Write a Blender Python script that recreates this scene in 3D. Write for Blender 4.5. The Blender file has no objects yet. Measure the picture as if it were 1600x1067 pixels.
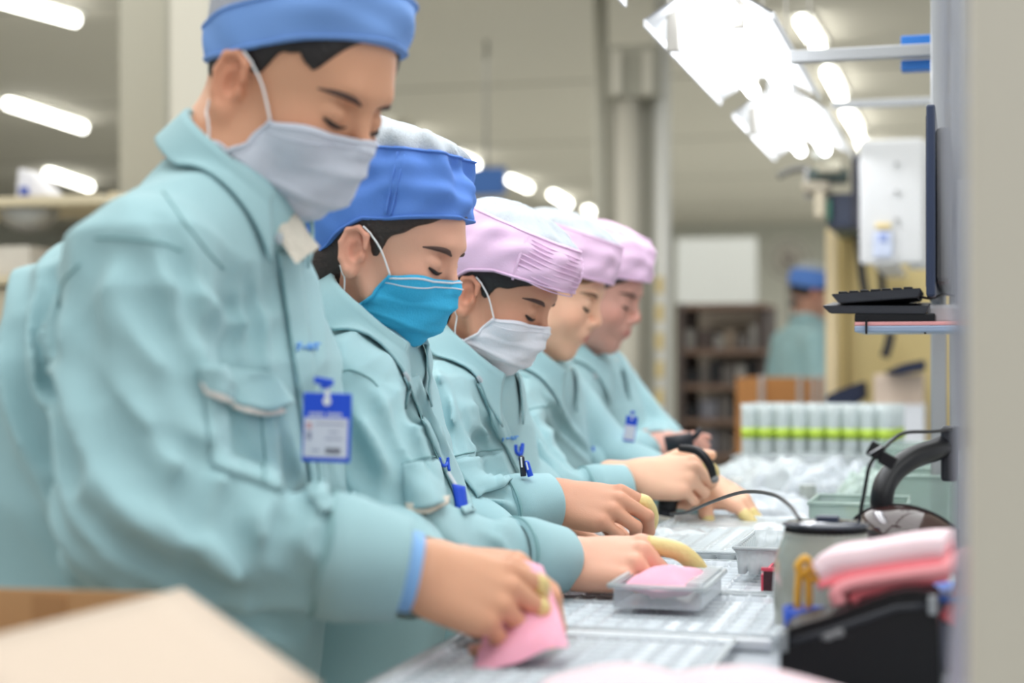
import bpy, bmesh, math, random
import numpy as np
from mathutils import Vector, Matrix

# ------------------------------------------------------------------ camera, light, exposure
scene = bpy.context.scene
COL = scene.collection
FPX = 2500.0; CAMH = 1.15
TH = math.atan(712 / FPX); CT, ST = math.cos(TH), math.sin(TH)

def J(px, py, D):
    """a point D metres in front of the lens, along the given line of sight"""
    l = (px - 800) / FPX * D
    return np.array((-ST * D + CT * l, CT * D + ST * l, CAMH - (py - 564) / FPX * D))

cam_data = bpy.data.cameras.new('camera')
cam = bpy.data.objects.new('camera', cam_data); COL.objects.link(cam)
cam.location = (0, 0, CAMH); cam.rotation_euler = (math.pi / 2, 0, TH)
cam_data.sensor_width = 36; cam_data.lens = FPX / 1600 * 36
cam_data.shift_y = 30.5 / 1600
cam_data.clip_start = 0.05; cam_data.clip_end = 100
cam_data.dof.use_dof = True; cam_data.dof.focus_distance = 2.12; cam_data.dof.aperture_fstop = 2.5
scene.camera = cam

world = bpy.data.worlds.new('world'); scene.world = world; world.use_nodes = True
wn = world.node_tree.nodes['Background']
wn.inputs['Color'].default_value = (0.90, 0.93, 0.96, 1); wn.inputs['Strength'].default_value = 0.58

def area(name, loc, rot, sx, sy, power, color=(1, 1, 1)):
    l = bpy.data.lights.new(name, 'AREA'); l.shape = 'RECTANGLE'; l.size = sx; l.size_y = sy
    l.energy = power; l.color = color
    o = bpy.data.objects.new(name, l); COL.objects.link(o); o.location = loc; o.rotation_euler = rot
    return o
# rows of ceiling fluorescents (the glow of many tubes, over and beyond the bench)
area('ceiling_glow', (-0.6, 3.0, 2.8), (0, 0, 0), 2.4, 6.0, 92, (0.95, 0.98, 1.0))
area('ceiling_glow', (1.6, 0.6, 2.7), (0, math.radians(35), 0), 1.2, 4.0, 30, (0.95, 0.98, 1.0))
area('ceiling_glow', (-3.2, 6, 2.85), (0, 0, 0), 2.0, 10.0, 110, (1.0, 0.97, 0.90))
area('ceiling_glow', (-1.0, 15, 2.85), (0, 0, 0), 8.0, 8.0, 260, (1.0, 0.98, 0.93))

vs = scene.view_settings
scene.display_settings.display_device = 'sRGB'
vs.view_transform = 'Standard'; vs.look = 'None'; vs.gamma = 1; vs.use_curve_mapping = False
vs.exposure = 0.22

# ------------------------------------------------------------------ materials
def lin(c):
    return tuple(((v / 255 + 0.055) / 1.055) ** 2.4 if v / 255 > 0.04045 else v / 255 / 12.92 for v in c)
MATS = {}
def mat(name, rgb=None, rough=0.6, metal=0.0, noise=0.0, nscale=30, bump=0.0, bscale=400, attr=None,
        emit=None, estr=0, sss=0.0, alpha=None, trans=0.0, sheen=0.0, spec=0.5, two=None, coat=0.0):
    if name in MATS: return MATS[name]
    m = bpy.data.materials.new(name); m.use_nodes = True; nt = m.node_tree; N = nt.nodes; L = nt.links
    b = N['Principled BSDF']; out = N['Material Output']
    b.inputs['Roughness'].default_value = rough; b.inputs['Metallic'].default_value = metal
    b.inputs['Specular IOR Level'].default_value = spec
    tc = N.new('ShaderNodeTexCoord')
    src = None
    if attr:
        a = N.new('ShaderNodeAttribute'); a.attribute_name = attr; src = a.outputs['Color']
    elif rgb is not None:
        c = N.new('ShaderNodeRGB'); c.outputs[0].default_value = (*lin(rgb), 1); src = c.outputs[0]
    if noise:
        n = N.new('ShaderNodeTexNoise'); n.inputs['Scale'].default_value = nscale; n.inputs['Detail'].default_value = 3
        L.new(tc.outputs['Object'], n.inputs['Vector'])
        mx = N.new('ShaderNodeMix'); mx.data_type = 'RGBA'; mx.blend_type = 'MIX'
        L.new(n.outputs['Fac'], mx.inputs[0])
        if two:
            L.new(src, mx.inputs[6]); mx.inputs[7].default_value = (*lin(two), 1)
        else:
            hs = N.new('ShaderNodeHueSaturation'); hs.inputs['Value'].default_value = 1 - noise; L.new(src, hs.inputs['Color'])
            h2 = N.new('ShaderNodeHueSaturation'); h2.inputs['Value'].default_value = 1 + noise; L.new(src, h2.inputs['Color'])
            L.new(hs.outputs[0], mx.inputs[6]); L.new(h2.outputs[0], mx.inputs[7])
        src = mx.outputs[2]
    L.new(src, b.inputs['Base Color'])
    if bump:
        n = N.new('ShaderNodeTexNoise'); n.inputs['Scale'].default_value = bscale; n.inputs['Detail'].default_value = 4
        L.new(tc.outputs['Object'], n.inputs['Vector'])
        bp = N.new('ShaderNodeBump'); bp.inputs['Strength'].default_value = bump; bp.inputs['Distance'].default_value = 0.004
        L.new(n.outputs['Fac'], bp.inputs['Height']); L.new(bp.outputs[0], b.inputs['Normal'])
    if emit:
        b.inputs['Emission Color'].default_value = (*lin(emit), 1); b.inputs['Emission Strength'].default_value = estr
    if sss:
        b.inputs['Subsurface Weight'].default_value = sss; b.inputs['Subsurface Radius'].default_value = (0.012, 0.005, 0.003)
        b.inputs['Subsurface Scale'].default_value = 0.6
    if sheen:
        b.inputs['Sheen Weight'].default_value = sheen
    if coat: b.inputs['Coat Weight'].default_value = coat
    if alpha is not None:
        t = N.new('ShaderNodeBsdfTransparent'); ms = N.new('ShaderNodeMixShader'); ms.inputs[0].default_value = alpha
        lw = N.new('ShaderNodeLayerWeight'); lw.inputs['Blend'].default_value = 0.35
        mr = N.new('ShaderNodeMapRange'); mr.inputs[3].default_value = alpha; mr.inputs[4].default_value = min(1, alpha + 0.55)
        L.new(lw.outputs['Facing'], mr.inputs[0]); L.new(mr.outputs[0], ms.inputs[0])
        L.new(t.outputs[0], ms.inputs[1]); L.new(b.outputs[0], ms.inputs[2]); L.new(ms.outputs[0], out.inputs['Surface'])
    MATS[name] = m
    return m

# ------------------------------------------------------------------ objects
def tag(o, label=None, cat=None, group=None, kind=None):
    if label: o['label'] = label
    if cat: o['category'] = cat
    if group: o['group'] = group
    if kind: o['kind'] = kind
    return o
def empty(name, loc, label, cat, group=None, rz=0):
    o = bpy.data.objects.new(name, None); COL.objects.link(o); o.location = tuple(loc); o.rotation_euler = (0, 0, rz)
    o.empty_display_size = 0.05
    return tag(o, label, cat, group)
def link(name, me, m, parent=None, smooth=True):
    o = bpy.data.objects.new(name, me); COL.objects.link(o)
    if m is not None and not me.materials: me.materials.append(m)
    if smooth: me.shade_smooth()
    if parent is not None:
        o.parent = parent
        if parent.parent is None:
            o.matrix_parent_inverse = Matrix.LocRotScale(parent.location, parent.rotation_euler, None).inverted()
    return o
def mesh_np(name, V, Fq, cols=None):
    V = np.asarray(V, np.float32); me = bpy.data.meshes.new(name)
    Fq = np.asarray(Fq, np.int32); k = Fq.shape[1]
    me.vertices.add(len(V)); me.vertices.foreach_set('co', V.ravel())
    me.loops.add(Fq.size); me.loops.foreach_set('vertex_index', Fq.ravel())
    me.polygons.add(len(Fq)); me.polygons.foreach_set('loop_start', np.arange(0, Fq.size, k, dtype=np.int32))
    me.update(calc_edges=True)
    if cols is not None:
        a = me.color_attributes.new('Col', 'FLOAT_COLOR', 'POINT')
        c = np.ones((len(V), 4), np.float32); c[:, :3] = cols; a.data.foreach_set('color', c.ravel())
    return me
def merge_np(parts):
    Vs, Fs, Cs, n = [], [], [], 0
    for p in parts:
        Vs.append(p[0]); Fs.append(np.asarray(p[1]) + n); n += len(p[0])
        if len(p) > 2: Cs.append(p[2])
    return (np.vstack(Vs), np.vstack(Fs), np.vstack(Cs) if Cs else None)

class MB:
    """collects simple solids in one bmesh"""
    def __init__(s): s.b = bmesh.new()
    def box(s, lo, hi, bev=0.0, M=None):
        lo = np.array(lo, float); hi = np.array(hi, float); c = (lo + hi) / 2; d = hi - lo
        r = bmesh.ops.create_cube(s.b, size=1, matrix=Matrix.Translation(c) @ Matrix.Diagonal((*d, 1)))
        vs_ = r['verts']
        if bev > 0:
            es = list({e for v in vs_ for e in v.link_edges})
            rr = bmesh.ops.bevel(s.b, geom=es, offset=bev, segments=2, profile=0.5, affect='EDGES')
            vs_ = rr['verts']
        if M is not None:
            vs_ = list({v for v in vs_} | {v for v in r['verts'] if v.is_valid})
            bmesh.ops.transform(s.b, matrix=M, verts=vs_)
        return s
    def cyl(s, a, b, r, r2=None, seg=20):
        a = Vector(a); b = Vector(b); d = b - a
        q = Vector((0, 0, 1)).rotation_difference(d).to_matrix().to_4x4()
        bmesh.ops.create_cone(s.b, cap_ends=True, segments=seg, radius1=r, radius2=r if r2 is None else r2, depth=d.length,
                              matrix=Matrix.Translation((a + b) / 2) @ q)
        return s
    def ball(s, c, r, seg=16):
        M = Matrix.Translation(c) @ Matrix.Diagonal((*(r if hasattr(r, '__len__') else (r, r, r)), 1))
        bmesh.ops.create_uvsphere(s.b, u_segments=seg, v_segments=max(6, seg // 2), radius=1, matrix=M)
        return s
    def build(s, name, m, parent=None, smooth=False):
        me = bpy.data.meshes.new(name); s.b.to_mesh(me); s.b.free()
        o = link(name, me, m, parent, smooth)
        return o

def catmull(pts, n=8):
    P = np.array(pts, float)
    if len(P) < 3:
        t = np.linspace(0, 1, n)[:, None]; return P[0] * (1 - t) + P[-1] * t
    Q = np.vstack([2 * P[0] - P[1], P, 2 * P[-1] - P[-2]]); out = []
    for i in range(1, len(Q) - 2):
        p0, p1, p2, p3 = Q[i - 1], Q[i], Q[i + 1], Q[i + 2]
        for t in np.linspace(0, 1, n, endpoint=False):
            out.append(.5 * (2 * p1 + (p2 - p0) * t + (2 * p0 - 5 * p1 + 4 * p2 - p3) * t * t + (3 * p1 - p0 - 3 * p2 + p3) * t ** 3))
    out.append(Q[-2]); return np.array(out)
def tube_np(path, rad, seg=8, flat=None, up=None):
    P = np.array(path, float); n = len(P)
    R = np.full(n, rad, float) if np.isscalar(rad) else np.interp(np.linspace(0, 1, n), np.linspace(0, 1, len(rad)), rad)
    T = np.gradient(P, axis=0); T /= np.linalg.norm(T, axis=1)[:, None] + 1e-12
    u = np.array(up if up is not None else (0.13, 0.21, 0.97), float)
    V = []
    a = np.linspace(0, 2 * math.pi, seg, endpoint=False)
    for i in range(n):
        s1 = np.cross(T[i], u); s1 /= np.linalg.norm(s1) + 1e-12; s2 = np.cross(s1, T[i])
        if up is None: u = s2
        f = 1 if flat is None else flat
        V.append(P[i] + R[i] * (np.cos(a)[:, None] * s1 + f * np.sin(a)[:, None] * s2))
    V = np.vstack(V); F = []
    for i in range(n - 1):
        for j in range(seg):
            k = (j + 1) % seg; F.append((i * seg + j, i * seg + k, (i + 1) * seg + k, (i + 1) * seg + j))
    for base, rev in ((0, True), ((n - 1) * seg, False)):
        c = len(V); V = np.vstack([V, P[0 if base == 0 else -1]])
        for j in range(0, seg, 2):
            q = (base + j, base + (j + 1) % seg, base + (j + 2) % seg, c); F.append(q[::-1] if rev else q)
    return V, np.array(F)
def tube(name, path, rad, m, parent=None, seg=8, flat=None, up=None):
    V, F = tube_np(path, rad, seg, flat, up); return link(name, mesh_np(name, V, F), m, parent)
def sheet_np(G, th=0.0):
    """G: nu x nv x 3 grid -> quads, thickened by th along the normal, closed at the rim"""
    nu, nv = G.shape[:2]
    du = np.gradient(G, axis=0); dv = np.gradient(G, axis=1); Nn = np.cross(du, dv)
    Nn /= np.linalg.norm(Nn, axis=2)[..., None] + 1e-12
    A = (G + Nn * th / 2).reshape(-1, 3); B = (G - Nn * th / 2).reshape(-1, 3)
    idx = np.arange(nu * nv).reshape(nu, nv)
    q = np.stack([idx[:-1, :-1], idx[1:, :-1], idx[1:, 1:], idx[:-1, 1:]], -1).reshape(-1, 4)
    if th == 0: return G.reshape(-1, 3), q
    n = nu * nv; F = [q, q[:, ::-1] + n]
    ring = list(idx[:, 0]) + list(idx[-1, 1:]) + list(idx[::-1, -1][1:]) + list(idx[0, ::-1][1:-1])
    r = np.array(ring); r2 = np.roll(r, -1)
    F.append(np.stack([r2, r, r + n, r2 + n], -1))
    return np.vstack([A, B]), np.vstack(F)
def sheet(name, G, th, m, parent=None):
    V, F = sheet_np(G, th); return link(name, mesh_np(name, V, F), m, parent)

# ------------------------------------------------------------------ signed-distance modelling
def rot_axes(R):   # 3x3, columns = local axes in the outer frame
    return np.asarray(R, float)
class Op:
    def __init__(s, f, c, R, k=0.01, sub=False): s.f = f; s.c = np.array(c, float); s.R = R; s.k = k; s.sub = sub
def o_ell(c, r, k=0.01, sub=False, R=None):
    c = np.array(c, float); r = np.array(r, float)
    def f(P):
        q = P - c
        if R is not None: q = q @ R
        k0 = np.sqrt(((q / r) ** 2).sum(1)); k1 = np.sqrt(((q / (r * r)) ** 2).sum(1)) + 1e-9
        return k0 * (k0 - 1) / k1
    return Op(f, c, r.max(), k, sub)
def o_sup(c, r, n=3.0, k=0.01, sub=False, R=None):
    c = np.array(c, float); r = np.array(r, float)
    def f(P):
        q = P - c
        if R is not None: q = q @ R
        return ((np.abs(q / r) ** n).sum(1) ** (1 / n) - 1) * r.min()
    return Op(f, c, r.max() * 1.3, k, sub)
def o_cap(a, b, ra, rb=None, k=0.01, sub=False):
    a = np.array(a, float); b = np.array(b, float); rb = ra if rb is None else rb; d = b - a; L2 = (d * d).sum() + 1e-12
    def f(P):
        q = P - a; t = np.clip(q @ d / L2, 0, 1)
        return np.sqrt(((q - t[:, None] * d) ** 2).sum(1)) - (ra + (rb - ra) * t)
    return Op(f, (a + b) / 2, math.sqrt(L2) / 2 + max(ra, rb), k, sub)
def ev(ops, P, disp=None):
    d = np.full(len(P), 1.0)
    for o in ops:
        v = o.f(P); k = o.k
        if o.sub:
            v = -v; h = np.clip(k - np.abs(d - v), 0, None) / k; d = np.maximum(d, v) + h * h * k * .25
        else:
            h = np.clip(k - np.abs(d - v), 0, None) / k; d = np.minimum(d, v) - h * h * k * .25
    if disp is not None: d = d + disp(P)
    return d
def grad(ops, P, disp=None, e=0.002):
    g = np.stack([ev(ops, P + np.eye(3)[i] * e, disp) - ev(ops, P - np.eye(3)[i] * e, disp) for i in range(3)], 1)
    return g / (np.linalg.norm(g, axis=1)[:, None] + 1e-9)
def push_out(P, ops, margin, it=4, disp=None, axis=None):
    P = np.array(P, float); sh = P.shape; P = P.reshape(-1, 3)
    for _ in range(it):
        d = ev(ops, P, disp); m = d < margin
        if not m.any(): break
        g = grad(ops, P[m], disp) if axis is None else np.tile(np.array(axis, float), (m.sum(), 1))
        P[m] += g * (margin - d[m])[:, None]
    return P.reshape(sh)
def snap(P, ops, off, it=6, disp=None):
    P = np.array(P, float); sh = P.shape; P = P.reshape(-1, 3)
    for _ in range(it):
        d = ev(ops, P, disp); P += grad(ops, P, disp) * (off - d)[:, None] * 0.9
    return P.reshape(sh)
def cast(px, py, ops, D0, D1, disp=None, off=0.0):
    """first point of the cloth on the line of sight, between two depths"""
    px = np.asarray(px, float); py = np.asarray(py, float); sh = px.shape; px = px.ravel(); py = py.ravel()
    d = np.stack([J(a, b, 1.0) - J(800, 564, 0) for a, b in zip(px, py)]); o = np.array((0, 0, CAMH))
    t = np.full(len(px), D0, float)
    for _ in range(60):
        v = ev(ops, o + d * t[:, None], disp); t = np.clip(t + v * 0.6, D0, D1)
    P = o + d * t[:, None]
    if off:
        P = P + grad(ops, P, disp, 0.006) * off
    return P.reshape(sh + (3,))

def mesh_sdf(ops, lo, hi, h, disp=None, clip=None, bs=14, dm=0.012):
    lo = np.array(lo, float); n = np.ceil((np.array(hi) - lo) / h).astype(int) + 1
    V = np.full(n, 1.0, np.float32); hd = bs * h * .87
    kk = [o.k for o in ops]
    for i in range(0, n[0], bs):
        for j in range(0, n[1], bs):
            for k in range(0, n[2], bs):
                e = np.minimum((i + bs, j + bs, k + bs), n); c = lo + (np.array((i, j, k)) + e) / 2 * h
                act = [o for o in ops if np.linalg.norm(c - o.c) - o.R < hd + o.k + dm]
                if not any(not o.sub for o in act): continue
                v = ev(act, c[None])[0]
                if v > hd * 1.4 + dm + .02 and len(act) and v < .9: continue
                if v < -(hd * 1.4 + dm + .02): V[i:e[0], j:e[1], k:e[2]] = -1; continue
                g = np.stack(np.meshgrid(*[np.arange(a, b) for a, b in zip((i, j, k), e)], indexing='ij'), -1)
                P = lo + g.reshape(-1, 3) * h
                V[i:e[0], j:e[1], k:e[2]] = ev(act, P, disp).reshape(g.shape[:3])
    if clip is not None:
        g = np.stack(np.meshgrid(*[np.arange(a) for a in n], indexing='ij'), -1).reshape(-1, 3) * h + lo
        V = np.maximum(V, clip(g).reshape(V.shape)).astype(np.float32)
    V[0] = V[-1] = 1; V[:, 0] = V[:, -1] = 1; V[:, :, 0] = V[:, :, -1] = 1
    S = V < 0
    cnt = sum(S[a:S.shape[0] - 1 + a, b:S.shape[1] - 1 + b, c:S.shape[2] - 1 + c].astype(np.int8) for a in (0, 1) for b in (0, 1) for c in (0, 1))
    A = (cnt > 0) & (cnt < 8); idx = np.argwhere(A)
    vid = np.full(A.shape, -1, np.int64); vid[A] = np.arange(len(idx))
    acc = np.zeros((len(idx), 3)); num = np.zeros(len(idx))
    cor = [(a, b, c) for a in (0, 1) for b in (0, 1) for c in (0, 1)]
    for p in cor:
        for ax in range(3):
            if p[ax]: continue
            q = list(p); q[ax] = 1
            v0 = V[tuple((idx + p).T)]; v1 = V[tuple((idx + q).T)]; m = (v0 < 0) != (v1 < 0)
            t = v0[m] / (v0[m] - v1[m]); pt = np.tile(np.array(p, float), (m.sum(), 1)); pt[:, ax] = t
            acc[m] += pt; num[m] += 1
    P = lo + (idx + acc / num[:, None]) * h
    F = []
    for ax in range(3):
        a1, a2 = (ax + 1) % 3, (ax + 2) % 3
        sl0 = [slice(None)] * 3; sl1 = [slice(None)] * 3; sl0[ax] = slice(0, -1); sl1[ax] = slice(1, None)
        E = np.argwhere(S[tuple(sl0)] != S[tuple(sl1)])
        E = E[(E[:, a1] > 0) & (E[:, a2] > 0) & (E[:, a1] < n[a1] - 1) & (E[:, a2] < n[a2] - 1)]
        ins = S[tuple(E.T)]
        qs = []
        for da, db in ((-1, -1), (0, -1), (0, 0), (-1, 0)):
            c = E.copy(); c[:, a1] += da; c[:, a2] += db; qs.append(vid[tuple(c.T)])
        Q = np.stack(qs, 1); Q[~ins] = Q[~ins][:, ::-1]; F.append(Q)
    F = np.vstack(F); F = F[(F >= 0).all(1)]
    # one light relaxation
    for _ in range(1):
        s = np.zeros_like(P); w = np.zeros(len(P))
        for a, b in ((0, 1), (1, 2), (2, 3), (3, 0)):
            np.add.at(s, F[:, a], P[F[:, b]]); np.add.at(w, F[:, a], 1)
        P = P * .5 + .5 * s / np.maximum(w, 1)[:, None]
    return P, F
def ops_bounds(ops, pad=0.02):
    a = np.array([o.c - o.R for o in ops if not o.sub]).min(0) - pad; b = np.array([o.c + o.R for o in ops if not o.sub]).max(0) + pad
    return a, b
def Ry(a): c, s = math.cos(a), math.sin(a); return np.array(((c, 0, s), (0, 1, 0), (-s, 0, c)))
def Rz(a): c, s = math.cos(a), math.sin(a); return np.array(((c, -s, 0), (s, c, 0), (0, 0, 1)))
def Rx(a): c, s = math.cos(a), math.sin(a); return np.array(((1, 0, 0), (0, c, -s), (0, s, c)))
def unit(v): v = np.array(v, float); return v / np.linalg.norm(v)
# ------------------------------------------------------------------ the bench and what lies on it
def Tz(px, py, z=.87): return J(px, py, (CAMH - z) / (py - 564) * FPX)
TZ = .87
STEEL = mat('brushed_steel_top', (164, 170, 176), rough=0.32, metal=0.35, noise=0.05, nscale=20)
ALU = mat('aluminium', (178, 180, 182), rough=0.35, metal=0.6)
CLEAR = mat('clear_plastic', (214, 222, 228), rough=0.12, alpha=0.24, spec=0.8)
CLEARW = mat('cloudy_plastic', (206, 214, 216), rough=0.15, alpha=0.40, spec=0.8)
GREENC = mat('green_tinted_plastic', (178, 200, 190), rough=0.15, alpha=0.42, spec=0.8)
PINKF = mat('pink_foam', (240, 168, 190), rough=0.75, noise=0.05, nscale=80, bump=0.3, bscale=300, sss=0.2)
PINKL = mat('pale_pink_foam', (236, 210, 216), rough=0.8, noise=0.03, nscale=60, bump=0.3, bscale=300, sss=0.1)
CORAL = mat('coral_shade_foam', (246, 128, 138), rough=0.8, noise=0.04, nscale=60, bump=0.3, bscale=300)  # coral of the hanging flap; also paints the shaded sides of the pink sheets
BLACK = mat('black_plastic', (11, 12, 17), rough=0.4, spec=.35)
BLACKM = mat('matt_black_plastic', (34, 36, 44), rough=0.55)
NAVY = mat('navy_plastic', (36, 48, 74), rough=0.4)
GREYP = mat('grey_plastic', (132, 132, 130), rough=0.5)
WHITEP = mat('white_plastic', (224, 226, 230), rough=0.4)
CARDB = mat('cardboard', (196, 152, 106), rough=0.9, noise=0.06, nscale=12, bump=0.1)
CARDL = mat('pale_cardboard', (208, 190, 172), rough=0.9, noise=0.02, nscale=12)
YEL = mat('amber_rubber', (232, 176, 60), rough=0.4)

def prism(pp, D0, depth, m_, name, parent, bev=.002, zmin=None):
    P0 = np.array([J(px, py, D0) for px, py in pp]); off = np.array((0, depth, 0))
    b_ = bmesh.new(); n = len(pp); va = [b_.verts.new(p) for p in P0]; vb = [b_.verts.new(p + off) for p in P0]
    b_.faces.new(va); b_.faces.new(vb[::-1])
    for i in range(n): j = (i + 1) % n; b_.faces.new((va[j], va[i], vb[i], vb[j]))
    bmesh.ops.recalc_face_normals(b_, faces=b_.faces)
    if bev: bmesh.ops.bevel(b_, geom=list(b_.edges), offset=bev, segments=2, affect='EDGES')
    me = bpy.data.meshes.new(name); b_.to_mesh(me); b_.free(); return link(name, me, m_, parent, smooth=False)
# ------------------------------------------------------------------ room shell
CEIL = mat('ceiling_panel', (214, 209, 198), rough=.8, noise=.02, nscale=2)
WALLM = mat('wall_paint', (188, 188, 178), rough=.8, noise=.02, nscale=2)
FLOORM = mat('floor_epoxy', (196, 198, 192), rough=.35, noise=.04, nscale=3)
def struct(name, lo, hi, m_):
    m = MB(); m.box(lo, hi); o = m.build(name, m_, None); o['kind'] = 'structure'; return o
CZ = 2.95
struct('floor', (-12.5, -2.5, -.1), (5, 21.5, 0), FLOORM)
ceiling = struct('ceiling', (-12.5, -1.0, CZ), (3.5, 21.5, CZ + .1), CEIL)
struct('wall_back', (-12.5, 21, 0), (5, 21.2, CZ), WALLM)
struct('wall_left', (-12.5, 5, 0), (-12.3, 21, CZ), WALLM)
JO = mat('panel_joint', (150, 148, 138), rough=.8)
for k in range(7):
    m = MB(); m.box((-12.3, 2.8 * k + 1.6, CZ - .004), (4.8, 2.8 * k + 1.63, CZ)); m.build('panel_joint', JO, ceiling)

PIPE = mat('cream_column', (206, 202, 190), rough=.5); PIPED = mat('darker_column', (172, 170, 158), rough=.6)  # plain cream, and a darker cream for one pillar and some duct parts
def bxp(name, p0, p1, D, depth, m_, parent=None, label=None, cat=None, zlo=None, zhi=None, bev=.004, group=None):
    """a box whose near face fills the given span of the view at depth D"""
    a = J(p0[0], p0[1], D); b = J(p1[0], p1[1], D); w = (p1[0] - p0[0]) / FPX * D
    c = J((p0[0] + p1[0]) / 2, 564, D); z0 = b[2] if zlo is None else zlo; z1 = a[2] if zhi is None else zhi
    m = MB(); m.box((c[0] - w / 2, c[1], z0), (c[0] + w / 2, c[1] + depth, z1), bev=bev); o = m.build(name, m_, parent)
    if label: tag(o, label, cat, group)
    return o
pl = bxp('pillar', (262, 0), (330, 0), 5.2, .16, PIPE, None, None, zlo=0, zhi=CZ); tag(pl, 'pale square pillar rising behind the tall man\'s head', 'pillar')
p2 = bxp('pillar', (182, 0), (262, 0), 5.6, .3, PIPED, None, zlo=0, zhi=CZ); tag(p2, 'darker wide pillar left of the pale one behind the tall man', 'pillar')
p3 = bxp('pillar', (612, 0), (640, 0), 12, .2, PIPE, None, zlo=0, zhi=CZ); tag(p3, 'slim far pillar above the cyan-masked woman', 'pillar')
cg = empty('column_group', J(990, 564, 7.6) * (1, 1, 0), 'cluster of pale vertical ducts with a boxed collar at the top', 'column')
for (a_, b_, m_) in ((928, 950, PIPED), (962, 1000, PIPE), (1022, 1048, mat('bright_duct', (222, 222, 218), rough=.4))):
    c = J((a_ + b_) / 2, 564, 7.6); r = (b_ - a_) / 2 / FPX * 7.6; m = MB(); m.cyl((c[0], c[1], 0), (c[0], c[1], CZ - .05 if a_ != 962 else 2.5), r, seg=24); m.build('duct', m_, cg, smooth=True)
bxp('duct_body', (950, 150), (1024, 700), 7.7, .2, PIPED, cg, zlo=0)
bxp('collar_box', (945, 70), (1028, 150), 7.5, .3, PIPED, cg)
for a_ in (956, 1004): bxp('collar_strip', (a_, 78), (a_ + 14, 146), 7.45, .04, PIPE, cg)
YM = mat('hazard_yellow', (206, 186, 130), rough=.6)
for k in range(6): bxp('warning_strip', (1024, 432 + 44 * k), (1036, 458 + 44 * k), 7.4, .03, YM, cg)

# ceiling tubes
TUBC = mat('ceiling_tube_lit', (255, 255, 250), emit=(255, 254, 244), estr=9)
rows = []
def ctube(p0, p1, label):
    D0 = (CZ - .05 - CAMH) * FPX / (564 - p0[1]); D1 = (CZ - .05 - CAMH) * FPX / (564 - p1[1]); a = J(*p0, D0); b = J(*p1, D1)
    root = empty('ceiling_light', (a + b) / 2, label, 'ceiling light', 'fluorescent fittings on the ceiling')
    d = unit(b - a); m = MB(); m.cyl(a, b, .028, seg=12); m.build('tube', TUBC, root, smooth=True)
    q = Vector((0, 1, 0)).rotation_difference(Vector(d)).to_matrix().to_4x4(); L_ = np.linalg.norm(b - a)
    m = MB(); m.box((-.05, -L_ / 2 - .03, .028), (.05, L_ / 2 + .03, .05), M=Matrix.Translation((a + b) / 2) @ q); m.build('batten', REFC, root)
REFC = mat('batten_white', (220, 220, 214), rough=.5)
for p0, p1, lab in (((-20, -6), (118, 32), 'ceiling tube in the top left corner of the picture'), ((12, 162), (130, 200), 'ceiling tube left of the tall man\'s shoulder, second from the top left'), ((75, 270), (140, 292), 'ceiling tube just above the tall man\'s shoulder'),
                    ((590, 200), (660, 222), 'long ceiling tube right behind the tall man\'s mask'), ((712, 243), (744, 258), 'ceiling tube behind the top of the blue puffed cap'), ((797, 281), (826, 294), 'ceiling tube above the left of the pleated pink cap'), ((863, 304), (888, 319), 'ceiling tube above the right of the pleated pink cap'), ((917, 328), (932, 337), 'ceiling tube above the cap of the fair woman'),
                    ((1252, 34), (1280, 76), 'uppermost of the slanting ceiling tubes right of the bench lights'), ((1293, 113), (1314, 154), 'second slanting ceiling tube right of the bench lights'), ((1322, 176), (1341, 208), 'third slanting ceiling tube, above the white board'), ((1345, 222), (1352, 238), 'last small ceiling tube at the corner of the white board')):
    ctube(p0, p1, lab)
bl = bxp('hanging_sign', (728, 262), (790, 304), 9.0, .03, mat('sign_blue', (44, 92, 160), rough=.6), None, 'blue hanging sign board between the blue and pink caps', 'sign')
m = MB(); c = J(760, 262, 9); m.cyl((c[0], c[1], c[2]), (c[0], c[1], CZ), .01, seg=8); m.build('hanger', GREYM if 'GREYM' in globals() else mat('hanger_grey', (120, 120, 116), rough=.5), bl)

# far right: wall panel, rack, fan, machine, board
bxp('wall_panel', (1056, 372), (1180, 700), 14, .1, mat('pale_panel', (196, 199, 198), rough=.6), None, zlo=0, label= 'pale wall panel behind the shelving rack', cat='panel')
SHD = mat('rack_dark', (98, 86, 82), rough=.7)
rk = empty('shelving_rack', J(1125, 700, 8.2) * (1, 1, 0), 'dark shelving rack full of small goods beyond the pillars', 'rack')
bxp('rack_back', (1060, 480), (1195, 720), 8.75, .02, mat('rack_back', (156, 146, 136), rough=.8), rk, zlo=.2)
for a_ in (1056, 1184): bxp('upright', (a_, 474), (a_ + 12, 720), 8.2, .5, SHD, rk, zlo=0)
for y_ in (474, 545, 600, 655, 710): bxp('rack_shelf', (1056, y_), (1196, y_ + 9), 8.15, .5, mat('rack_board', (136, 110, 96), rough=.7), rk)
random.seed(4); cols = [(176, 172, 166), (128, 122, 118), (200, 196, 190), (96, 84, 80), (168, 150, 132), (150, 150, 160), (52, 52, 56)]
for r, y_ in enumerate((545, 600, 655, 710)):
    x = 1070; nth = 0
    while x < 1176:
        nth += 1; w = random.choice((14, 20, 26)); h = random.choice((22, 30, 38)); c_ = random.choice(cols)
        bxp('carton', (x, y_ - h), (min(x + w, 1182), y_), 8.25, .3, mat('goods_%d_%d_%d' % c_, c_, rough=.7), None, 'blurred small carton on the %s shelf of the dark rack, %s from the left' % (('top', 'second', 'third', 'lowest')[r], ('first', 'second', 'third', 'fourth', 'fifth', 'sixth', 'seventh', 'eighth')[nth - 1]), 'carton', group='small cartons on the dark shelving rack')
        x += w + 3
fn = empty('wall_fan', J(1232, 405, 11.5), 'round grey fan high on the far wall above the distant worker', 'fan')
c = J(1232, 405, 11.5); FG = mat('fan_grey', (132, 126, 120), rough=.6)
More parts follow.
